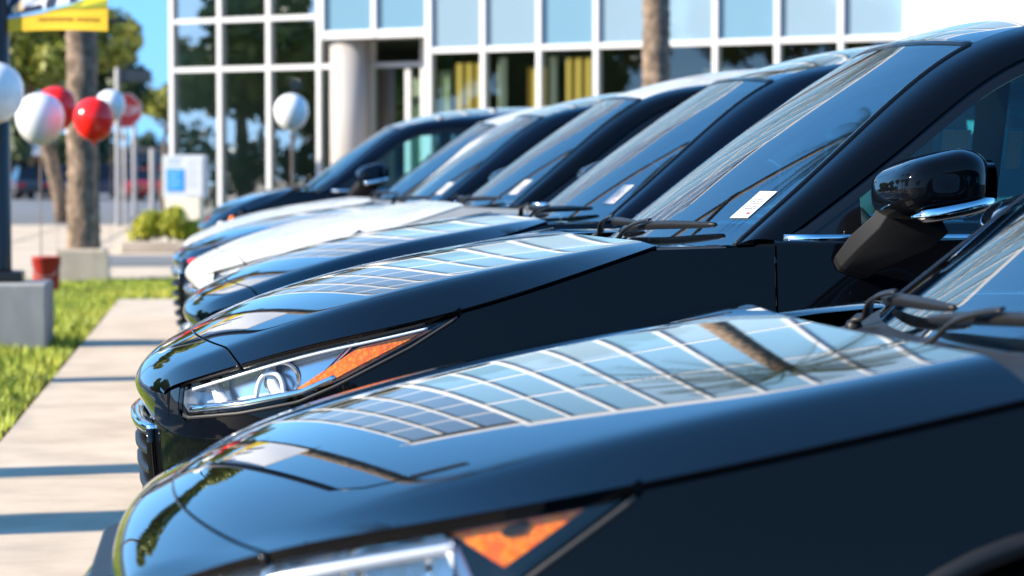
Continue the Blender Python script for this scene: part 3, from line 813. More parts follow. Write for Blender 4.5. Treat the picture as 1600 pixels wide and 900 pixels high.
for i in range(5): box('window', -4.0 + 1.9 * i, -2.6 + 1.9 * i, -.06, -.004, .4, 2.2, 'gloss_black', st)
st = thing('store_building', 'grey-blue store with a dark roof behind the stop sign', 'building', (-6.2, 215, 0))
box('wall', -3.5, 4.2, 0, 12, 0, 3.0, 'street_car_4', st); box('roof', -3.9, 4.5, -.6, 12.3, 3.01, 3.5, 'store_roof', st)
for i in range(3): box('window', -3.0 + 2.3 * i, -1.4 + 2.3 * i, -.06, -.004, .4, 2.2, 'gloss_black', st)
for (u, Y, h, rd, lb) in ((20, 170, 6.5, 3.0, 'distant tree left of the brown store'), (135, 175, 5, 2.3, 'distant tree behind the thick palm trunk'), (225, 230, 5, 2.8, 'distant tree right of the stop sign')):
    leafy_tree('leafy_tree', lb, ((u - 350) / 4000 * Y, Y, 0), h, rd, 1500, .35, 'leaf_dark', 'distant street trees')

# ------------------------------------------------------------------ cars
PLAN = np.array([(0, 0), (.010, .22), (.040, .44), (.115, .64), (.25, .79), (.48, .885), (.85, .928), (1.4, .945), (2.5, .95),
                 (3.6, .94), (4.2, .905), (4.48, .80), (4.60, .6), (4.65, .3), (4.66, 0)])
_ch = np.concatenate([[0], np.cumsum(np.linalg.norm(np.diff(PLAN, axis=0), axis=1))])
_ps = Spl(_ch, PLAN)
_d = _ps(np.linspace(0, _ch[-1], 3000))
_S = np.concatenate([[0], np.cumsum(np.linalg.norm(np.diff(_d, axis=0), axis=1))])
_T = np.gradient(_d, axis=0); _T /= np.linalg.norm(_T, axis=1)[:, None]
S_END = _S[-1]
_half = np.argmax(_d[:, 1])
def s_of_x(x): return np.interp(x, _d[:_half + 400, 0], _S[:_half + 400])
def x_of_s(s): return np.interp(s, _S, _d[:, 0])
def belt(s, z, off=0.0):
    """point on the flank: s runs round the plan from the nose, z up; near side has y < 0 once mirrored"""
    s = np.asarray(s, float); z = np.asarray(z, float)
    x = np.interp(s, _S, _d[:, 0]); y = np.interp(s, _S, _d[:, 1])
    tx = np.interp(s, _S, _T[:, 0]); ty = np.interp(s, _S, _T[:, 1])
    nx, ny = -ty, tx
    t_ = np.clip(z - .60, 0, .20)
    o = -.425 * t_ ** 2 - .17 * np.clip(z - .80, 0, None) - 0.07 * (np.clip(.72 - z, 0, None) / .5) ** 2 + off
    return np.stack(np.broadcast_arrays(x + nx * o, y + ny * o, z), axis=-1)

def _hp(w):
    """bonnet cross-section: gentle crown, crisp shoulder, sloping side; returns (lateral fraction, drop fraction)"""
    a = np.interp(w, [0, .5, .78, 1], [0, .79, .93, 1])
    sp = lambda q: .014 * np.log1p(np.exp(np.clip((q - .868) / .014, -60, 60)))
    k0 = sp(1.0)
    d = .19 * a ** 2 + .81 * (sp(a) / k0)
    return np.stack([a, d], -1)

def tyre_mesh():
    pr = [(.24, -.10), (.33, -.115), (.362, -.10), (.372, -.06), (.372, .06), (.362, .10), (.33, .115), (.24, .10)]
    return lathe(pr, 40, 'y')
def rim_mesh():
    b = MB()
    v, f = lathe([(.245, -.10), (.25, -.11), (.235, -.112), (.225, -.085), (.21, -.03), (.21, .09)], 40, 'y'); b.add(v, f[:-2])
    v, f = lathe([(.21, -.02), (.21, -.01)], 40, 'y'); b.add(v, f)
    v, f = lathe([(.0, -.105), (.045, -.103), (.06, -.09), (.07, -.03)], 20, 'y'); b.add(v, f)
    for k in range(10):
        a = 2 * math.pi * k / 10 + .08 * (-1) ** k
        ca, sa = math.cos(a), math.sin(a)
        path = [(.05 * ca, -.095, .05 * sa), (.14 * ca, -.10, .14 * sa), (.232 * ca, -.105, .232 * sa)]
        b.add(*sweep(path, rect(.014, .012), (0, 1, 0)))
    return b.v, b.f

Q_KN = np.linspace(0, 1, 8)
BASE_C = np.array([(.035, .655), (.006, .70), (.012, .745), (.058, .796), (.147, .846), (.31, .919), (.64, 1.010), (1.12, 1.088)])
BASE_B = np.array([(.070, .655), (.074, .695), (.086, .735), (.135, .765), (.25, .808), (.45, .866), (.78, .943), (1.20, 1.078)])

def build_car(name, label, X, Y, paint, lift_f=0.0, lift_r=0.0, C=None, B=None, dg=0.0, wheel_x=1.02, style='sweep', hl_bot=None,
              seam=True, roof_paint=None, pillar_paint=None, group='cars parked nose out along the sidewalk', detail=1.0, qs=4 / 7, sticker=True, gx=0.0, RW=.45):
    root = thing(name, label, 'car', (X, Y, 0), 0, group)
    roof_paint = roof_paint or paint
    pillar_paint = pillar_paint or paint
    C = (BASE_C if C is None else np.array(C)).copy(); B = (BASE_B if B is None else np.array(B)).copy()
    lf = lift_f * (1 - Q_KN) + lift_r * Q_KN
    C[:, 1] += lf; B[:, 1] += lf
    ZB = 1.085 + dg + lift_r * .5            # waist line
    Cs = Spl(Q_KN, C); Bsz = Spl(Q_KN, np.stack([s_of_x(B[:, 0]), B[:, 1]], 1))
    res = detail
    def hood_pt(q, w):
        """q along, w in [-1,1] across"""
        q = np.asarray(q, float); w = np.asarray(w, float)
        c = Cs(q); b = Bsz(q)
        pb = belt(b[..., 0], b[..., 1])
        h = _hp(np.abs(w)); a, d = h[..., 0], h[..., 1]
        x = c[..., 0] + (pb[..., 0] - c[..., 0]) * a ** 2
        y = np.sign(w) * pb[..., 1] * a
        z = c[..., 1] - (c[..., 1] - b[..., 1]) * d
        return np.stack([x, y, z], -1)
    def hood_patch(nm, q0, q1, nq, mat, rim=.02):
        qq = np.linspace(q0, q1, nq); ww = np.linspace(-1, 1, int(130 * res) // 2 * 2 + 1)
        Q, Wg = np.meshgrid(qq, ww, indexing='ij')
        return gridobj(nm, hood_pt(Q, Wg), mat, root, (0, 0, 1), rim)
    g = .0045
    hood = hood_patch('hood', qs + g, 1.0, int(64 * res), paint)
    hood_patch('nose_panel', 0.0, qs - g * .6, int(26 * res), paint)
    ww = np.linspace(-1, 1, 50)
    pth = hood_pt(np.full(50, qs + .001), ww) - np.array([0, 0, .007])
    mobj('hood_seal', *sweep(pth, circ(.005, 8)), 'seal', hood)

    # top of the flank as a function of s
    sB = s_of_x(B[2:, 0]); zB = B[2:, 1]
    qq = np.linspace(2 / 7, 1, 200); bb = Bsz(qq)
    def ztop(s):
        s = np.asarray(s, float)
        z = np.interp(s, bb[:, 0], bb[:, 1])
        xs = x_of_s(s)
        z2 = zB[-1] + (ZB - zB[-1]) * np.clip((xs - B[-1, 0]) / .25, 0, 1)
        return np.where(xs > B[-1, 0], z2 + .02 * np.clip(xs - 1.5, 0, None), z)
    gap = .010
    hb = np.array(hl_bot if hl_bot is not None else [(.118, .705), (.135, .682), (.26, .703), (.39, .732), (.474, .769), (.643, .856), (.758, .928)])
    hb[:, 1] += lift_f * .75
    hs = s_of_x(hb[:, 0])
    s_h0, s_h1 = hs[0], hs[-1]
    def hbot(s): return np.interp(s, hs, hb[:, 1])
    def flank_top(s):
        s = np.asarray(s, float)
        t = ztop(s) - gap
        return np.where((s > s_h0) & (s < s_h1), np.minimum(t, hbot(s) - gap * .9), t)
    ZW = .37
    rear_x = 3.82
    def flank_bot(s, base=.25):
        x = x_of_s(s)
        z = np.full_like(np.asarray(s, float), base)
        for xw in (wheel_x, rear_x):
            d = np.abs(x - xw)
            z = np.where(d < RW, np.maximum(z, ZW + np.sqrt(np.clip(RW ** 2 - d ** 2, 0, None))), z)
        return z
    def flank(nm, s0, s1, lo, hi, mat, side, ns=40, nz=16, off=0.0, rim=.02, parent=root, extra=()):
        ss = np.unique(np.concatenate([np.linspace(s0, s1, ns), [e for e in extra if s0 < e < s1]]))
        lo_ = lo(ss) if callable(lo) else np.full(len(ss), lo)
        hi_ = hi(ss) if callable(hi) else np.full(len(ss), hi)
        hi_ = np.maximum(hi_, lo_ + 1e-4)
        tt = np.linspace(0, 1, nz)
        Sg = np.repeat(ss[:, None], nz, 1); Zg = lo_[:, None] + (hi_ - lo_)[:, None] * tt[None]
        P = belt(Sg, Zg, off); P[..., 1] *= side
        mid = P[len(ss) // 2, nz // 2]
        out = np.array([-.35 if mid[0] < 1 else (.3 if mid[0] > 4 else 0), side, 0])
        return gridobj(nm, P, mat, parent, out, rim)
    ex = [s_of_x(wheel_x + k * RW) + e for k in (-1, 1) for e in (-.002, .002)] + [s_of_x(rear_x + k * RW) + e for k in (-1, 1) for e in (-.002, .002)] + list(hs) + [s_h0 - .001, s_h0 + .001]
    ex += [s_of_x(wheel_x + RW * math.cos(a)) for a in np.linspace(.15, 3.0, 14)] + [s_of_x(rear_x + RW * math.cos(a)) for a in np.linspace(.15, 3.0, 14)]
    sg = s_of_x(.062)
    xbf = .43
    sd0, sd1, sd2 = s_of_x(1.475 + gx), s_of_x(2.48 + gx), s_of_x(3.42 + gx)
    for side in (-1, 1):
        flank('front_bumper', sg, s_of_x(xbf) - .002, flank_bot, flank_top, paint, side, 50, 18, extra=ex)
        flank('fender', s_of_x(xbf) + .002, sd0 - .003, flank_bot, flank_top, paint, side, 60, 22, extra=ex)
        d1 = flank('front_door', sd0 + .003, sd1 - .003, .34, lambda s: ztop(s) - .006, paint, side, 24, 16)
        d2 = flank('rear_door', sd1 + .003, sd2 - .003, lambda s: np.maximum(flank_bot(s), .34), lambda s: ztop(s) - .006, paint, side, 30, 16, extra=ex)
        flank('rear_quarter', sd2 + .003, S_END - .01, flank_bot, lambda s: np.minimum(ztop(s), ZB + .05) - .006, paint, side, 70, 16, extra=ex)
        flank('side_sill', s_of_x(wheel_x + RW + .01), s_of_x(rear_x - RW - .01), .24, .332, 'plastic', side, 20, 5, -.012)
        for d_, xs_ in ((d1, 2.32 + gx), (d2, 3.26 + gx)):
            p = belt(s_of_x(np.linspace(xs_ - .2, xs_, 8)), np.full(8, ZB - .13), .02 ); p[0] = belt(s_of_x(xs_ - .205), ZB - .13, -.01); p[-1] = belt(s_of_x(xs_ + .005), ZB - .13, -.01); p[:, 1] *= side
            mobj('door_handle', *sweep(p, circ(.012, 8, .016)), paint, d_)
        # wheel-arch trim
        for xw in (wheel_x, rear_x):
            aa = np.linspace(math.pi - .02, .02, 28)
            p = belt(s_of_x(xw + (RW + .002) * np.cos(aa)), ZW + (RW + .002) * np.sin(aa), -.008); p[:, 1] *= side
            mobj('arch_trim', *sweep(p, rect(.014, .012), (0, side, 0)), 'plastic', root)
            cached('wheel_liner', 'liner', lambda: (lambda vf: (vf[0], vf[1][:-2]))(lathe([(.445, -.14), (.445, .14)], 32, 'y')), 'bay_dark', root, (xw, side * .76, ZW))
            w = cached('wheel', 'rimm', rim_mesh, 'alloy', root, (xw, side * .80, .372), (0, 0, 0 if side < 0 else math.pi), smooth=False)
            cached('tyre', 'tyre', tyre_mesh, 'rubber', w, (0, 0, 0))

    # grille, across the centre of the nose
    gz0, gz1 = .36 + lift_f * .3, B[0, 1] - .012
    st = np.linspace(-sg * .98, sg * .98, 41)
    def front(s, z, off):
        p = belt(np.abs(s), z, off); p[..., 1] *= np.sign(s); return p
    P = np.stack([front(st, np.full(41, z), -.05) for z in np.linspace(.30, gz1 + .02, 6)], 0)
    grille = gridobj('grille', P, 'bay_dark', root, (-1, 0, 0), .0)
    prot = .006
    nsl = 6
    for k in range(nsl):
        z = gz0 + (gz1 - gz0) * (k + .6) / nsl
        p = front(st, np.full(41, z), prot - .012)
        mobj('grille_slat', *sweep(p, [(.030, -.004), (.004, -.010), (-.010, -.004), (-.010, .004), (.004, .010), (.030, .006)][::-1], (0, 0, 1)), 'plastic', grille)
    zt = gz1 - .004
    sur = 'chrome' if style != 'blade' else 'gloss_black'
    p = front(st, np.full(41, zt), prot)
    mobj('grille_surround', *sweep(p, [(.03, -.012), (-.001, -.013), (-.006, -.006), (-.005, .007), (.003, .010), (.03, .010)][::-1], (0, 0, 1)), sur, grille)
    for side in (-1, 1):
        zz = np.linspace(gz0 - .03, zt, 10)
        p = belt(np.full(10, sg * .985), zz, .006); p[:, 1] *= side
        mobj('grille_surround', *sweep(p, rect(.010, .012), (-1, 0, 0)), 'gloss_black', grille)
    P = np.stack([front(st, np.full(41, z), o) for z, o in ((.24, -.03), (.27, .0), (.33, .012), (gz0 - .02, .0))], 0)
    gridobj('lower_bumper', P, 'plastic' if style != 'sweep' else paint, root, (-1, 0, 0), .03)
    if style == 'blade':
        # blunt dark frame of the grille stands a little ahead of the nose
        pr = [(.035, .48), (.016, .58), (.020, .652), (.026, .658), (.078, .678), (.078, .48)]
        v = [(x_, yy_, z_) for yy_ in (-.30, .30) for x_, z_ in pr]; n_ = len(pr)
        mobj('grille_frame', v, [tuple(range(n_)), tuple(range(2 * n_ - 1, n_ - 1, -1))] + [(i, n_ + i, n_ + (i + 1) % n_, (i + 1) % n_) for i in range(n_)], 'plastic', grille, False)

    # headlights
    for side in (-1, 1):
        top = lambda s: ztop(s) - gap * 1.5
        ssn = dict(extra=list(hs))
        hl = flank('headlight', s_h0 + .004, s_h1 - .004, lambda s: hbot(s) + .002, lambda s: np.maximum(top(s), hbot(s) + .003), 'lens_clear', side, 50, 14, 0.0, 0.0, **ssn)
        flank('lamp_housing', s_h0 + .004, s_h1 - .004, lambda s: hbot(s) + .003, lambda s: np.maximum(top(s), hbot(s) + .003), 'plastic', side, 40, 12, -.075, -.074, hl, list(hs))
        xr = .49 if style == 'blade' else .53
        rlo = (lambda s: hbot(s) + .006) if style == 'blade' else (lambda s: np.maximum(hbot(s) + .006, .742 + lift_f * .6 + (x_of_s(s) - .40) * 1.05))
        if style != 'upright': flank('reflector', s_h0 + .008, s_of_x(xr), rlo, lambda s: np.maximum(top(s) - .012, rlo(s) + .002), 'lamp_silver', side, 30, 10, -.06, -.05, hl, list(hs))
        def strip(nm, xs, zf, off, pr, mat, up=None):
            p = belt(s_of_x(xs), zf, off); p[:, 1] *= side
            return mobj(nm, *sweep(p, pr, (0, 0, 1) if up is None else up), mat, hl)
        xs = np.linspace(hb[0, 0] + .012, hb[-1, 0] - .01, 50)
        strip('lamp_seal', xs, hbot(s_of_x(xs)) - .004, -.006, rect(.006, .004), 'rubber')
        def poly(nm, up, lo, off, mat, n=26, nz=8, rim=.004):
            xs_ = np.unique(np.concatenate([np.linspace(up[0][0], up[-1][0], n), [a for a, _ in up], [a for a, _ in lo]]))
            ux, uz = zip(*up); lx, lz = zip(*lo)
            s_ = s_of_x(xs_)
            fu = lambda s: np.interp(x_of_s(s), ux, np.array(uz) + lift_f * .6)
            fl = lambda s: np.interp(x_of_s(s), lx, np.array(lz) + lift_f * .6)
            return flank(nm, s_[0], s_[-1], fl, fu, mat, side, n, nz, off, rim, hl, list(s_))
        if style == 'blade':
            # black bezel at the back of the lamp, amber triangle in it, bright bars in front
            zt_ = lambda x: float(ztop(s_of_x(x))) - gap * 1.9
            poly('lamp_bezel', [(.475, zt_(.475)), (.71, zt_(.71))], [(.475, zt_(.475) - .004), (.525, hbot(s_of_x(.525)) + .004), (.60, hbot(s_of_x(.60)) + .004), (.71, hbot(s_of_x(.71)) + .004)], -.030, 'gloss_black')
            am = poly('amber_reflector', [(.470, .812), (.676, .851)], [(.470, .8115), (.552, .762), (.676, .8505)], -.016, 'amber', 40, 12, .01)
            poly('amber_lamp_slot', [(.548, .805), (.556, .812), (.578, .818), (.584, .815)], [(.548, .802), (.554, .7985), (.576, .8035), (.584, .813)], -.0135, 'bay_dark', 10, 4, .002)
            xs = np.linspace(hb[0, 0] + .03, .49, 40)
            strip('light_bar', xs, np.array([zt_(x) for x in xs]) - .018, -.03, [(-.012, -.008), (.008, -.010), (.012, 0), (.008, .010), (-.012, .008)], 'lamp_bar')
            strip('light_bar', xs, hbot(s_of_x(xs)) + .02, -.03, [(-.012, -.008), (.008, -.010), (.012, 0), (.008, .010), (-.012, .008)], 'chrome')
            zz = np.linspace(0, 1, 8)
            xl = .485 + .035 * zz
            p = belt(s_of_x(xl), zt_(.485) - .02 - zz * .075, -.03); p[:, 1] *= side
            mobj('light_bar', *sweep(p, rect(.009, .007), (0, side, 0)), 'lamp_bar', hl)
            for xc, zc in ((.40, .745), (.29, .725)):
                p0 = belt(s_of_x(xc), zc, -.05); p0[1] *= side
                mobj('lamp_frame', *sweep([(p0[0] + .052 * math.cos(a) * abs(math.cos(a)) ** -.45, p0[1] - side * .0, p0[2] + .036 * math.sin(a) * abs(math.sin(a)) ** -.45 + .15 * .05 * math.cos(a)) for a in np.linspace(.02, 2 * math.pi + .02, 41)], circ(.006, 6), (0, 1, 0)), 'chrome', hl)
                v, f = lathe([(.0001, -.018), (.016, -.014), (.026, -.004), (.03, .012)], 20, 'y')
                mobj('projector_lens', np.array(v) * [1, -side if side > 0 else 1, 1] + p0, f, 'lens_clear', hl)
                v, f = lathe([(.034, 0), (.03, -.004), (.022, .02), (.004, .03)], 20, 'y')
                mobj('projector_bowl', np.array(v) * [1, -side if side > 0 else 1, 1] + p0 + [0, -side * .01, 0], f[:-2], 'chrome', hl)
        elif style == 'upright':
            for xc, mt_, rr_ in ((.15, 'lamp_bar', .034), (.235, 'amber', .028)):
                zm = (float(hbot(s_of_x(xc))) + float(ztop(s_of_x(xc)))) / 2
                p0 = belt(s_of_x(xc), zm, -.012); p0[1] *= side
                v, f = lathe([(.0001, -.024), (rr_ * .5, -.021), (rr_ * .9, -.008), (rr_, .012)], 20, 'y')
                mobj('lamp_unit', np.array(v) * [1, -side if side > 0 else 1, 1] + p0, f, mt_, hl)
        else:
            poly('lamp_bezel', [(.40, .742), (.515, .860), (.735, .915)], [(.40, .740), (.474, .777), (.643, .864), (.735, .913)], -.026, 'gloss_black')
            poly('amber_reflector', [(.385, .758), (.524, .852), (.690, .891)], [(.385, .757), (.445, .763), (.492, .783), (.592, .838), (.690, .890)], -.010, 'amber', 40, 10, .008)
            xs = np.linspace(hb[1, 0] + .004, .47, 40)
            strip('light_bar', xs, hbot(s_of_x(xs)) + .016, -.02, [(-.014, -.008), (.008, -.010), (.013, 0), (.008, .009), (-.014, .010)], 'chrome')
            xs = np.linspace(hb[1, 0] + .01, .68, 50)
            strip('light_bar', xs, np.array([float(ztop(s_of_x(x))) for x in xs]) - .024, -.010, rect(.006, .003), 'lamp_bar')
            for xc, h_ in ((.175, .065), (.31, .075)):
                zb_ = float(hbot(s_of_x(xc))) + .02
                zz = np.linspace(0, 1, 14)
                p = belt(s_of_x(xc + .03 * (1 - zz) ** 2), zb_ + h_ * zz, -.035); p[:, 1] *= side
                mobj('light_pillar', *sweep(p, rect(.016, .008), (0, side, 0), 1.0 - .35 * zz), 'lamp_bar', hl)
            gp = np.array([(.285, .722), (.29, .765), (.305, .787), (.328, .789), (.345, .772), (.352, .738)])
            gp = Spl(np.linspace(0, 1, 6), gp)(np.linspace(0, 1, 24))
            p = belt(s_of_x(gp[:, 0]), gp[:, 1] + lift_f * .6, -.022); p[:, 1] *= side
            mobj('light_guide', *sweep(p, circ(.006, 8), (0, side, 0)), 'lamp_bar', hl)
            gx_ = np.linspace(.395, .52, 14)
            strip('chrome_edge', gx_, .742 + lift_f * .6 + (gx_ - .395) * 1.0, -.022, circ(.004, 6), 'chrome', (0, side, 0))
            p0 = belt(s_of_x(.335), .775 + lift_f * .6, -.045); p0[1] *= side
            v, f = lathe([(.0001, -.026), (.018, -.022), (.032, -.008), (.036, .012)], 24, 'y')
            mobj('projector_lens', np.array(v) * [1, -side if side > 0 else 1, 1] + p0, f, 'lens_clear', hl)
            v, f = lathe([(.042, -.004), (.037, -.008), (.028, .02), (.004, .03)], 24, 'y')
            mobj('projector_bowl', np.array(v) * [1, -side if side > 0 else 1, 1] + p0, f[:-2], 'chrome', hl)
        if style == 'upright':
            poly('marker_lamp', [(.09, .742), (.125, .752)], [(.09, .722), (.125, .732)], .004, 'red_lens', 8, 4)

    # dark inside under the hood
    b = MB(); b.box(.22, 1.219 + gx, -.70, .70, .28, .60 + min(lift_f, .1)); b.box(1.22 + gx, 1.40 + gx, -.76, .76, .30, .93 + dg)
    b.build('engine_bay', 'bay_dark', root)
    box('floor_pan', .9, 4.5, -.72, .72, .24, .34, 'bay_dark', root)

    # glasshouse: E = windscreen edge, carried back along the roof; O = outer line of pillar and roof rail
    dz = np.array([gx, 0, dg + lift_r * .5])
    E = Spl([0, .5, 1, 1.4, 2.2, 3.0, 3.6], np.array([(1.40, .80, 1.075), (1.70, .712, 1.328), (2.02, .60, 1.555), (2.3, .598, 1.620), (3.0, .598, 1.652), (3.8, .58, 1.59), (4.35, .55, 1.50)]) + dz)
    O = Spl([0, .5, 1, 1.4, 2.2, 3.0, 3.6], np.array([(1.495, .858, 1.087), (1.81, .79, 1.315), (2.13, .705, 1.522), (2.42, .688, 1.566), (3.05, .682, 1.580), (3.85, .662, 1.535), (4.42, .63, 1.44)]) + dz)
    WC = Spl([0, .5, 1], np.array([(1.255, 0, 1.060), (1.605, 0, 1.336), (1.966, 0, 1.580)]) + dz)
    RCn = Spl([1, 1.4, 2.2, 3.0, 3.6], np.array([(1.972, 0, 1.582), (2.28, 0, 1.668), (3.0, 0, 1.725), (3.8, 0, 1.685), (4.38, 0, 1.575)]) + dz)
    def ws_pt(r, w):
        e = E(r); c = WC(r); a = np.abs(w)
        return np.stack([c[..., 0] + (e[..., 0] - c[..., 0]) * a ** 2.2, w * e[..., 1], c[..., 2] + (e[..., 2] - c[..., 2]) * a ** 2.2], -1)
    rr, ww = np.meshgrid(np.linspace(.0, .985, 30), np.linspace(-.985, .985, 41), indexing='ij')
    ws = gridobj('windshield', ws_pt(rr, ww), 'windscreen', root, (-1, 0, 1), .004)
    # black printed border of the screen
    pth = np.concatenate([ws_pt(np.linspace(0.0, .985, 30), np.full(30, -.99)), ws_pt(np.full(30, .988), np.linspace(-.985, .985, 30)), ws_pt(np.linspace(.985, 0.0, 30), np.full(30, .99))])
    mobj('windshield_trim', *sweep(pth, rect(.009, .004), (-.6, 0, .8)), 'gloss_black', ws)
    if sticker:
        rr, ww = np.meshgrid(np.linspace(.125, .245, 10), np.linspace(-.80, -.908, 10), indexing='ij')
        P = ws_pt(rr, ww) + np.array([-.001, 0, .0018])
        gridobj('price_sheet', np.transpose(P, (1, 0, 2)), 'price_sheet', root, (-1, 0, 1), .001, uv=True)
    for side in (-1, 1):
        tt = np.concatenate([np.linspace(0, 1, 26), np.linspace(1.05, 3.6, 40)])
        kk = np.linspace(0, 1, 9)
        e = E(tt); o = O(tt)
        P = e[:, None] + (o - e)[:, None] * kk[None, :, None]
        P[..., 1] += (np.sin(kk * math.pi) * .016)[None]; P[..., 2] += (np.sin(kk * math.pi) * .010)[None]
        P[..., 0] -= (np.sin(kk * math.pi) * .012)[None] * np.clip(1.4 - tt, 0, 1)[:, None]
        P[..., 1] *= side
        gridobj('pillar', P, pillar_paint, root, (-.2, side, .4), .02)
    kk = np.linspace(-1, 1, 41); tt = np.linspace(1.0, 3.6, 46)
    e = E(tt); c = RCn(tt); A = np.abs(kk)[None]
    P = np.stack([c[:, 0:1] + (e[:, 0:1] - c[:, 0:1]) * A ** 2, e[:, 1:2] * kk[None] * np.ones_like(A), c[:, 2:3] + (e[:, 2:3] - c[:, 2:3]) * A ** 2.2], -1)
    P[0, :, 0] += .006
    roof = gridobj('roof', P, roof_paint, root, (0, 0, 1), .02)
    gridobj('headliner', P[2:-2] - np.array([0, 0, .045]), 'headliner', root, (0, 0, -1), .0)
    # waist shelf, windows
    def o_at(x):
        t = np.linspace(0, 3.6, 400); q = O(t)
        return np.interp(x, q[:, 0], q[:, 1]), np.interp(x, q[:, 0], q[:, 2])
    zb0 = ZB + .004
    def side_pt(x, z, off=0.0):
        oy, oz = o_at(x)
        yb = np.interp(x, [1.2, 3.6, 4.3, 4.6], [.862, .860, .825, .72])
        k = (z - zb0) / np.maximum(oz - zb0, 1e-3)
        return np.stack(np.broadcast_arrays(x, yb + (oy - yb) * k + off, z), -1)
    def window(nm, x0, x1, zlo, mat, side, ins=.034, off=-.006, n=24, rim=.004, parent=root):
        x0 += gx; x1 += gx
        xs = np.linspace(x0, x1, n); _, oz = o_at(xs)
        zhi = np.maximum(oz - ins, zlo + .002)
        tt_ = np.linspace(0, 1, 10)
        Zg = zlo + (zhi - zlo)[:, None] * tt_[None]; Xg = np.repeat(xs[:, None], 10, 1)
        P = side_pt(Xg, Zg, off); P[..., 1] *= side
        return gridobj(nm, P, mat, parent, (0, side, .3), rim)
    for side in (-1, 1):
        # shelf strips from flank top to window foot
        xs = np.linspace(1.475 + gx, 4.5, 40)
        a = belt(s_of_x(np.minimum(xs, 4.47)), ztop(s_of_x(np.minimum(xs, 4.47))) - .004); bq = side_pt(xs, np.full(40, zb0), .002)
        a[:, 2] = np.minimum(a[:, 2], ZB + .06); 
        P = np.stack([a, (a + bq) / 2 + np.array([0, 0, .004]), bq], 1); P[..., 1] *= side
        gridobj('waist_panel', P, paint, root, (0, 0, 1), .0)
        xs = np.linspace(1.19, 1.50, 16) + gx
        a = belt(s_of_x(xs), ztop(s_of_x(xs)) - .004)
        ya = np.interp(xs - gx, [1.19, 1.40, 1.50], [.875, .80, .856])
        bq = np.stack([xs, np.minimum(ya, a[:, 1] - .002), np.interp(xs - gx, [1.19, 1.40, 1.5], [B[-1, 1] - .004, 1.073 + dg + lift_r * .5, 1.086 + dg + lift_r * .5])], -1)
        P = np.stack([a, (a + bq) / 2 + np.array([0, 0, .003]), bq], 1); P[..., 1] *= side
        gridobj('cowl_corner', P, paint, root, (0, 0, 1), .0)
        xs = np.linspace(1.50, 3.95, 30) + gx
        p = side_pt(xs, np.full(30, zb0 + .004), .012); p[:, 1] *= side
        mobj('waist_trim', *sweep(p, rect(.004, .009), (0, 0, 1)), 'chrome', root)
        # frame band under the pillar line
        tt = np.linspace(0.03, 3.5, 60); q = O(tt); 
        up_ = q.copy(); lo_ = side_pt(q[:, 0], np.maximum(q[:, 2] - .036, zb0 + .001), .0)
        P = np.stack([up_ + np.array([0, -.008, -.002]), (up_ + lo_) / 2, lo_], 1); P[..., 1] *= side
        gridobj('window_frame', P, 'gloss_black', root, (0, side, .3), .01)
        window('mirror_sail', 1.52, 1.685, zb0 + .012, 'gloss_black', side, .034, -.002, 10)
        window('side_window', 1.69, 2.42, zb0 + .012, 'side_glass', side)
        window('door_pillar', 2.425, 2.52, zb0 + .012, 'gloss_black', side, .034, -.003, 6)
        window('side_window', 2.525, 3.36, zb0 + .012, 'side_glass', side)
        window('door_pillar', 3.365, 3.46, zb0 + .012, 'gloss_black', side, .034, -.003, 6)
        window('quarter_window', 3.465, 4.05, zb0 + .012, 'side_glass', side)
        window('rear_pillar', 4.055, 4.43, zb0 + .002, paint, side, .0, .0, 12)
    # tailgate with rear window
    vv = np.linspace(-1, 1, 31); uu = np.linspace(0, 1, 16)
    top = np.stack([4.37 + gx + .06 * np.abs(vv) ** 2, .62 * vv, 1.565 - .12 * np.abs(vv) ** 2.2 + dz[2]], -1)
    botm = np.stack([4.62 + gx - .13 * np.abs(vv) ** 2.5, .80 * vv, np.full(31, ZB + .03)], -1)
    P = top[None] + (botm - top)[None] * uu[:, None, None]
    P[..., 0] += .03 * np.sin(uu * math.pi)[:, None]
    gridobj('tailgate', P[8:], paint, root, (1, 0, .3), .01)
    gridobj('rear_window', P[:9], 'side_glass', root, (1, 0, .3), .003)

    if gx < -.1: box('bed_cover', 4.35 + gx, 4.55, -.80, .80, ZB - .1, ZB - .03, 'plastic', root, .01)
    # cowl below the windscreen, wipers
    ww = np.linspace(-.96, .96, 41)
    a = hood_pt(np.full(41, 1.0), ww * .93) - np.array([.03, 0, .055])
    bq = ws_pt(np.full(41, .0), ww) + np.array([.012, 0, .006])
    mid = (a + bq) / 2; mid[:, 2] = np.minimum(a[:, 2], bq[:, 2]) - .012
    gridobj('cowl_panel', np.stack([a, a * .7 + mid * .3, mid, mid * .4 + bq * .6, bq], 0), 'plastic', root, (0, 0, 1), .01)
    for (py, y0, y1, hh) in ((-.12, .03, -.66, .0), (.46, .58, -.03, .0)):
        pv = ws_pt(np.array(0.0), np.array(py / .8)) + np.array([-.045, 0, .002])
        bl = lambda y, r, h: ws_pt(np.array(r), np.array(y / .80)) + np.array([-h * .6, 0, h * .8])
        yy = np.linspace(y0, y1, 24)
        pb = np.array([bl(y, .035 + .035 * t, .020 + .012 * math.sin(t * math.pi)) for t, y in zip(np.linspace(0, 1, 24), yy)])
        wp = mobj('wiper', *sweep(pb, [(-.009, -.012), (.009, -.012), (.009, .002), (.004, .006), (-.004, .006), (-.009, .002)], (-.5, 0, .85), 1 - .5 * np.abs(np.linspace(-1, 1, 24)) ** 3), 'plastic', root)
        mb_ = bl((y0 + y1) / 2, .052, .045)
        p1 = np.array([pv, pv + [.004, -.008, .006], pv + [.014, -.03, .012], pv * .6 + mb_ * .4 + [0, 0, .014], pv * .25 + mb_ * .75 + [0, 0, .010], mb_])
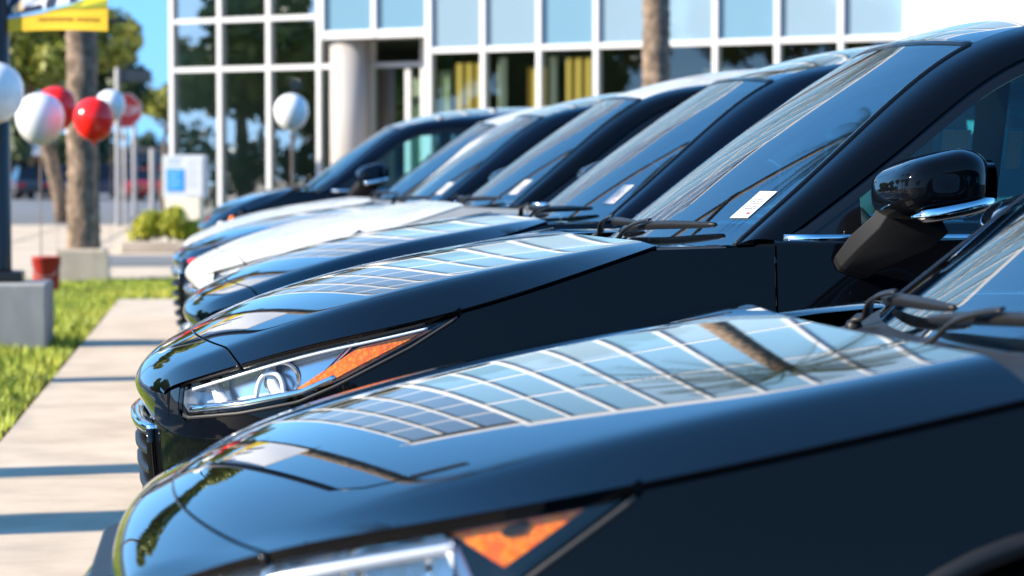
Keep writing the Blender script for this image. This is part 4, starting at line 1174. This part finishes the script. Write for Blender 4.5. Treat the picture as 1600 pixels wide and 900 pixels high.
        sp = Spl(np.linspace(0, 1, 6), p1)(np.linspace(0, 1, 26))
        mobj('wiper_arm', *sweep(sp, [(-.010, -.004), (.010, -.004), (.010, .002), (.007, .004), (-.007, .004), (-.010, .002)], (-.5, 0, .85), np.linspace(1.35, .6, 26)), 'plastic_grey', wp)
        v, f = lathe([(.015, -.03), (.015, -.006), (.012, .0), (.005, .002)], 16, 'z', tuple(pv))
        mobj('wiper_pivot', v, f, 'plastic', wp)

    # mirrors
    for side in (-1, 1):
        mz = dg + lift_r * .5
        c = np.array([1.785 + gx, 1.075, 1.212 + mz]); h3 = np.array([.124, .128, .088])
        nth, nph = 48, 25
        th = np.linspace(0, 2 * math.pi, nth, endpoint=False); ph = np.linspace(-math.pi / 2, math.pi / 2, nph)
        sp_ = lambda a, e_: np.sign(a) * np.abs(a) ** e_
        v = []
        for p_ in ph:
            for t_ in th:
                x = sp_(math.cos(p_), .5) * sp_(math.cos(t_), .66); z = sp_(math.cos(p_), .5) * sp_(math.sin(t_), .62); y = sp_(math.sin(p_), .6)
                x2 = x * (1 - .12 * y)
                kx = (x + 1) / 2
                z2 = z * (.62 + .38 * min(1, kx * 1.5)) if z > 0 else z * (.75 + .1 * kx)
                z2 = z2 + .10 * kx - .10 + .06 * y
                if x < -.5: x2 += .18 * (-.5 - x)
                v.append(c + h3 * np.array([x2, y, z2]))
        v = np.array(v); v[:, 1] *= side
        f = []
        for i in range(nph - 1):
            for k in range(nth):
                a = i * nth + k; b_ = i * nth + (k + 1) % nth
                q = (a, b_, b_ + nth, a + nth); f.append(q[::-1] if side > 0 else q)
        f.append(tuple(range(nth))[::-1]); f.append(tuple(range((nph - 1) * nth, nph * nth)))
        mir = mobj('mirror', v, f, paint if style != 'white' else 'gloss_black', root)
        p = np.array([(1.715, 1.165, 1.146), (1.745, 1.196, 1.150), (1.79, 1.208, 1.158), (1.85, 1.206, 1.170), (1.898, 1.180, 1.182)]) + [gx, .004, mz]
        p = Spl(np.linspace(0, 1, 5), p)(np.linspace(0, 1, 24)); p[:, 1] *= side
        mobj('signal_strip', *sweep(p, [(-.008, -.016), (.007, -.013), (.009, .0), (.007, .013), (-.008, .015)] if side < 0 else [(.008, -.016), (-.007, -.013), (-.009, .0), (-.007, .013), (.008, .015)], (0, 0, 1), np.clip(np.sin(np.linspace(.12, 2.9, 24)) * 1.8, .25, 1)), 'chrome', mir)
        ml = MB(); cx = c[0] + .119
        ml.add([(cx, side * (c[1] + .10 * math.cos(a) * abs(math.cos(a)) ** -.4), c[2] + .06 * math.sin(a) * abs(math.sin(a)) ** -.4) for a in np.linspace(.01, 2 * math.pi + .01, 32, endpoint=False)], [tuple(range(32))])
        ml.build('mirror_glass', 'mirror', mir)
        # arm: short plastic foot from the door up into the housing
        secs = [((1.635, .87, 1.015), .030, .018), ((1.645, .915, 1.030), .046, .024), ((1.680, .965, 1.070), .062, .030), ((1.735, 1.01, 1.110), .085, .028), ((1.765, 1.03, 1.150), .095, .030)]
        v = []; f = []
        for (pc, a_, b_) in secs:
            pc = np.array(pc) + [gx, 0, mz]
            for (u_, w_) in ((-1, -.8), (-.75, -1), (.75, -1), (1, -.8), (1, .8), (.75, 1), (-.75, 1), (-1, .8)):
                q = pc + np.array([.78, .0, -.3]) * u_ * a_ * .9 + np.array([-.3, -.25, .62]) * w_ * b_
                v.append((q[0], q[1] * side, q[2]))
        for i in range(len(secs) - 1):
            for k in range(8): f.append((i * 8 + k, i * 8 + (k + 1) % 8, i * 8 + 8 + (k + 1) % 8, i * 8 + 8 + k))
        f.append(tuple(range(8))); f.append(tuple(range(32, 40)))
        ar = mobj('mirror_arm', v, f, 'plastic_grey', mir, smooth=True)
        bv = ar.modifiers.new('bevel', 'BEVEL'); bv.width = .007; bv.segments = 3; bv.limit_method = 'ANGLE'; bv.angle_limit = R(25); bv.harden_normals = True

    # cabin
    dz_ = dg + lift_r * .5
    pr = [(1.22, .90), (1.22, 1.00), (1.42, 1.035), (1.62, 1.03), (1.72, .99), (1.74, .88), (1.66, .80)]
    v = []; f = []
    for y in (-.76, .76): v += [(x + gx, y, z + dz_) for x, z in pr]
    n = len(pr)
    for i in range(n): f.append((i, (i + 1) % n, n + (i + 1) % n, n + i))
    f += [tuple(range(n)), tuple(range(n, 2 * n))]
    mobj('dashboard', v, f, 'cabin', root, False)
    ang = R(25); cw = np.array([1.86 + gx, -.37, .98 + dz_])
    pw = [cw + np.array([-.19 * math.sin(ang) * math.sin(a), .19 * math.cos(a), .19 * math.cos(ang) * math.sin(a)]) for a in np.linspace(0, 2 * math.pi, 33)]
    swl = mobj('steering_wheel', *sweep(pw, circ(.016, 8), (1, 0, .3)), 'cabin', root)
    v, f = sweep([cw + [-.16, 0, -.06], cw], circ(.05, 10)); mobj('steering_hub', v, f, 'cabin', swl)
    for y in (-.37, .37):
        b = MB(); b.box(2.05 + gx, 2.55 + gx, y - .26, y + .26, .55, .72); s_ = b.build('seat', 'seat_grey', root, False, .05, 3)
        v = []; f = []
        for (x, z, hw, th_) in ((2.46, .66, .26, .07), (2.54, .95, .26, .075), (2.62, 1.22, .22, .055), (2.64, 1.27, .16, .04)):
            x += gx; v += [(x - th_, y - hw, z), (x + th_, y - hw * .9, z), (x + th_, y + hw * .9, z), (x - th_, y + hw, z)]
        for i in range(3):
            for k in range(4): f.append((i * 4 + k, i * 4 + (k + 1) % 4, i * 4 + 4 + (k + 1) % 4, i * 4 + 4 + k))
        f.append((12, 13, 14, 15))
        mobj('seat_back', v, f, 'seat_grey', s_, True)
        b = MB(); b.box(2.58 + gx, 2.68 + gx, y - .13, y + .13, 1.30, 1.47); b.build('headrest', 'seat_grey', s_, True, .035, 3)
    b = MB(); b.box(3.0 + gx, 3.5 + gx, -.66, .66, .55, .74); b.box(3.42 + gx, 3.58 + gx, -.66, .66, .7, 1.25)
    s_ = b.build('rear_seat', 'seat_grey', root, False, .05, 3)
    for y in (-.42, .42):
        b = MB(); b.box(3.46 + gx, 3.56 + gx, y - .12, y + .12, 1.27, 1.42); b.build('headrest', 'seat_grey', s_, True, .03, 3)
    for side in (-1, 1):
        box('door_lining', 1.5 + gx, 3.5 + gx, side * .80 - .015, side * .80 + .015, .36, 1.07 + dz_, 'cabin', root)
        # paper sheets stuck inside the windows of the far side
    for (x0, x1, zc) in ((2.33, 2.415, 1.315), (2.53, 2.575, 1.31)):
        xs = np.linspace(x0, x1, 4) + gx
        P = np.stack([side_pt(xs, np.full(4, z + dz_), -.018) for z in (zc - .055, zc + .055)], 1)
        gridobj('window_sheet', P, 'sign_white', root, (0, 1, .3), .001)
    return root

build_car('black_car', 'black car closest to the camera, bonnet and amber triangle lamp across the bottom', -.22, 3.95, 'black_paint',
          C=[(.07, .615), (.05, .65), (.053, .688), (.078, .726), (.14, .768), (.27, .832), (.62, .925), (1.11, 1.014)],
          B=[(.088, .615), (.083, .648), (.088, .682), (.13, .714), (.26, .772), (.45, .816), (.80, .881), (1.22, .968)],
          dg=-.085, gx=.07, wheel_x=1.30, RW=.43, style='blade', hl_bot=[(.10, .60), (.14, .592), (.35, .645), (.50, .69), (.60, .768), (.724, .858)], sticker=False)
build_car('black_car', 'black car second from the camera, slanted amber lamp stripe and wing mirror in focus', -.23, 6.60, 'black_paint')
build_car('black_car', 'dark car third from the camera, between the sharp black car and the white-bonneted car', -.15, 9.20, 'navy_paint', lift_f=.048, lift_r=.008, detail=.8)
build_car('white_car', 'white car with a white bonnet and white roof in the middle of the row', -.18, 11.8, 'white_paint', lift_f=.085, lift_r=.03, style='white', pillar_paint='black_paint', detail=.7)
build_car('dark_blue_car', 'dark blue car with upright ribbed grille just behind the white-bonneted car', -.29, 14.4, 'navy_paint', lift_f=.07, lift_r=-.01, style='upright', detail=.7)
build_car('white_car', 'white car showing only its windshield pillar and roof, second from the far end', -.27, 17.0, 'white_paint', lift_f=.06, lift_r=.0, style='white', detail=.6, sticker=False)
build_car('dark_blue_car', 'dark blue car with orange and red front lamps at the far end of the row', -.20, 19.6, 'navy_paint', lift_f=.15, lift_r=.05, style='upright', detail=.6, sticker=False, gx=-.52, wheel_x=.93,
          C=[(.035, .655), (.006, .70), (.012, .745), (.048, .803), (.11, .87), (.22, .945), (.42, 1.03), (.63, 1.09)],
          B=[(.070, .655), (.074, .695), (.086, .735), (.115, .775), (.20, .835), (.33, .89), (.50, .96), (.69, 1.078)], hl_bot=[(.118, .705), (.135, .70), (.20, .73), (.27, .80), (.32, .875)])
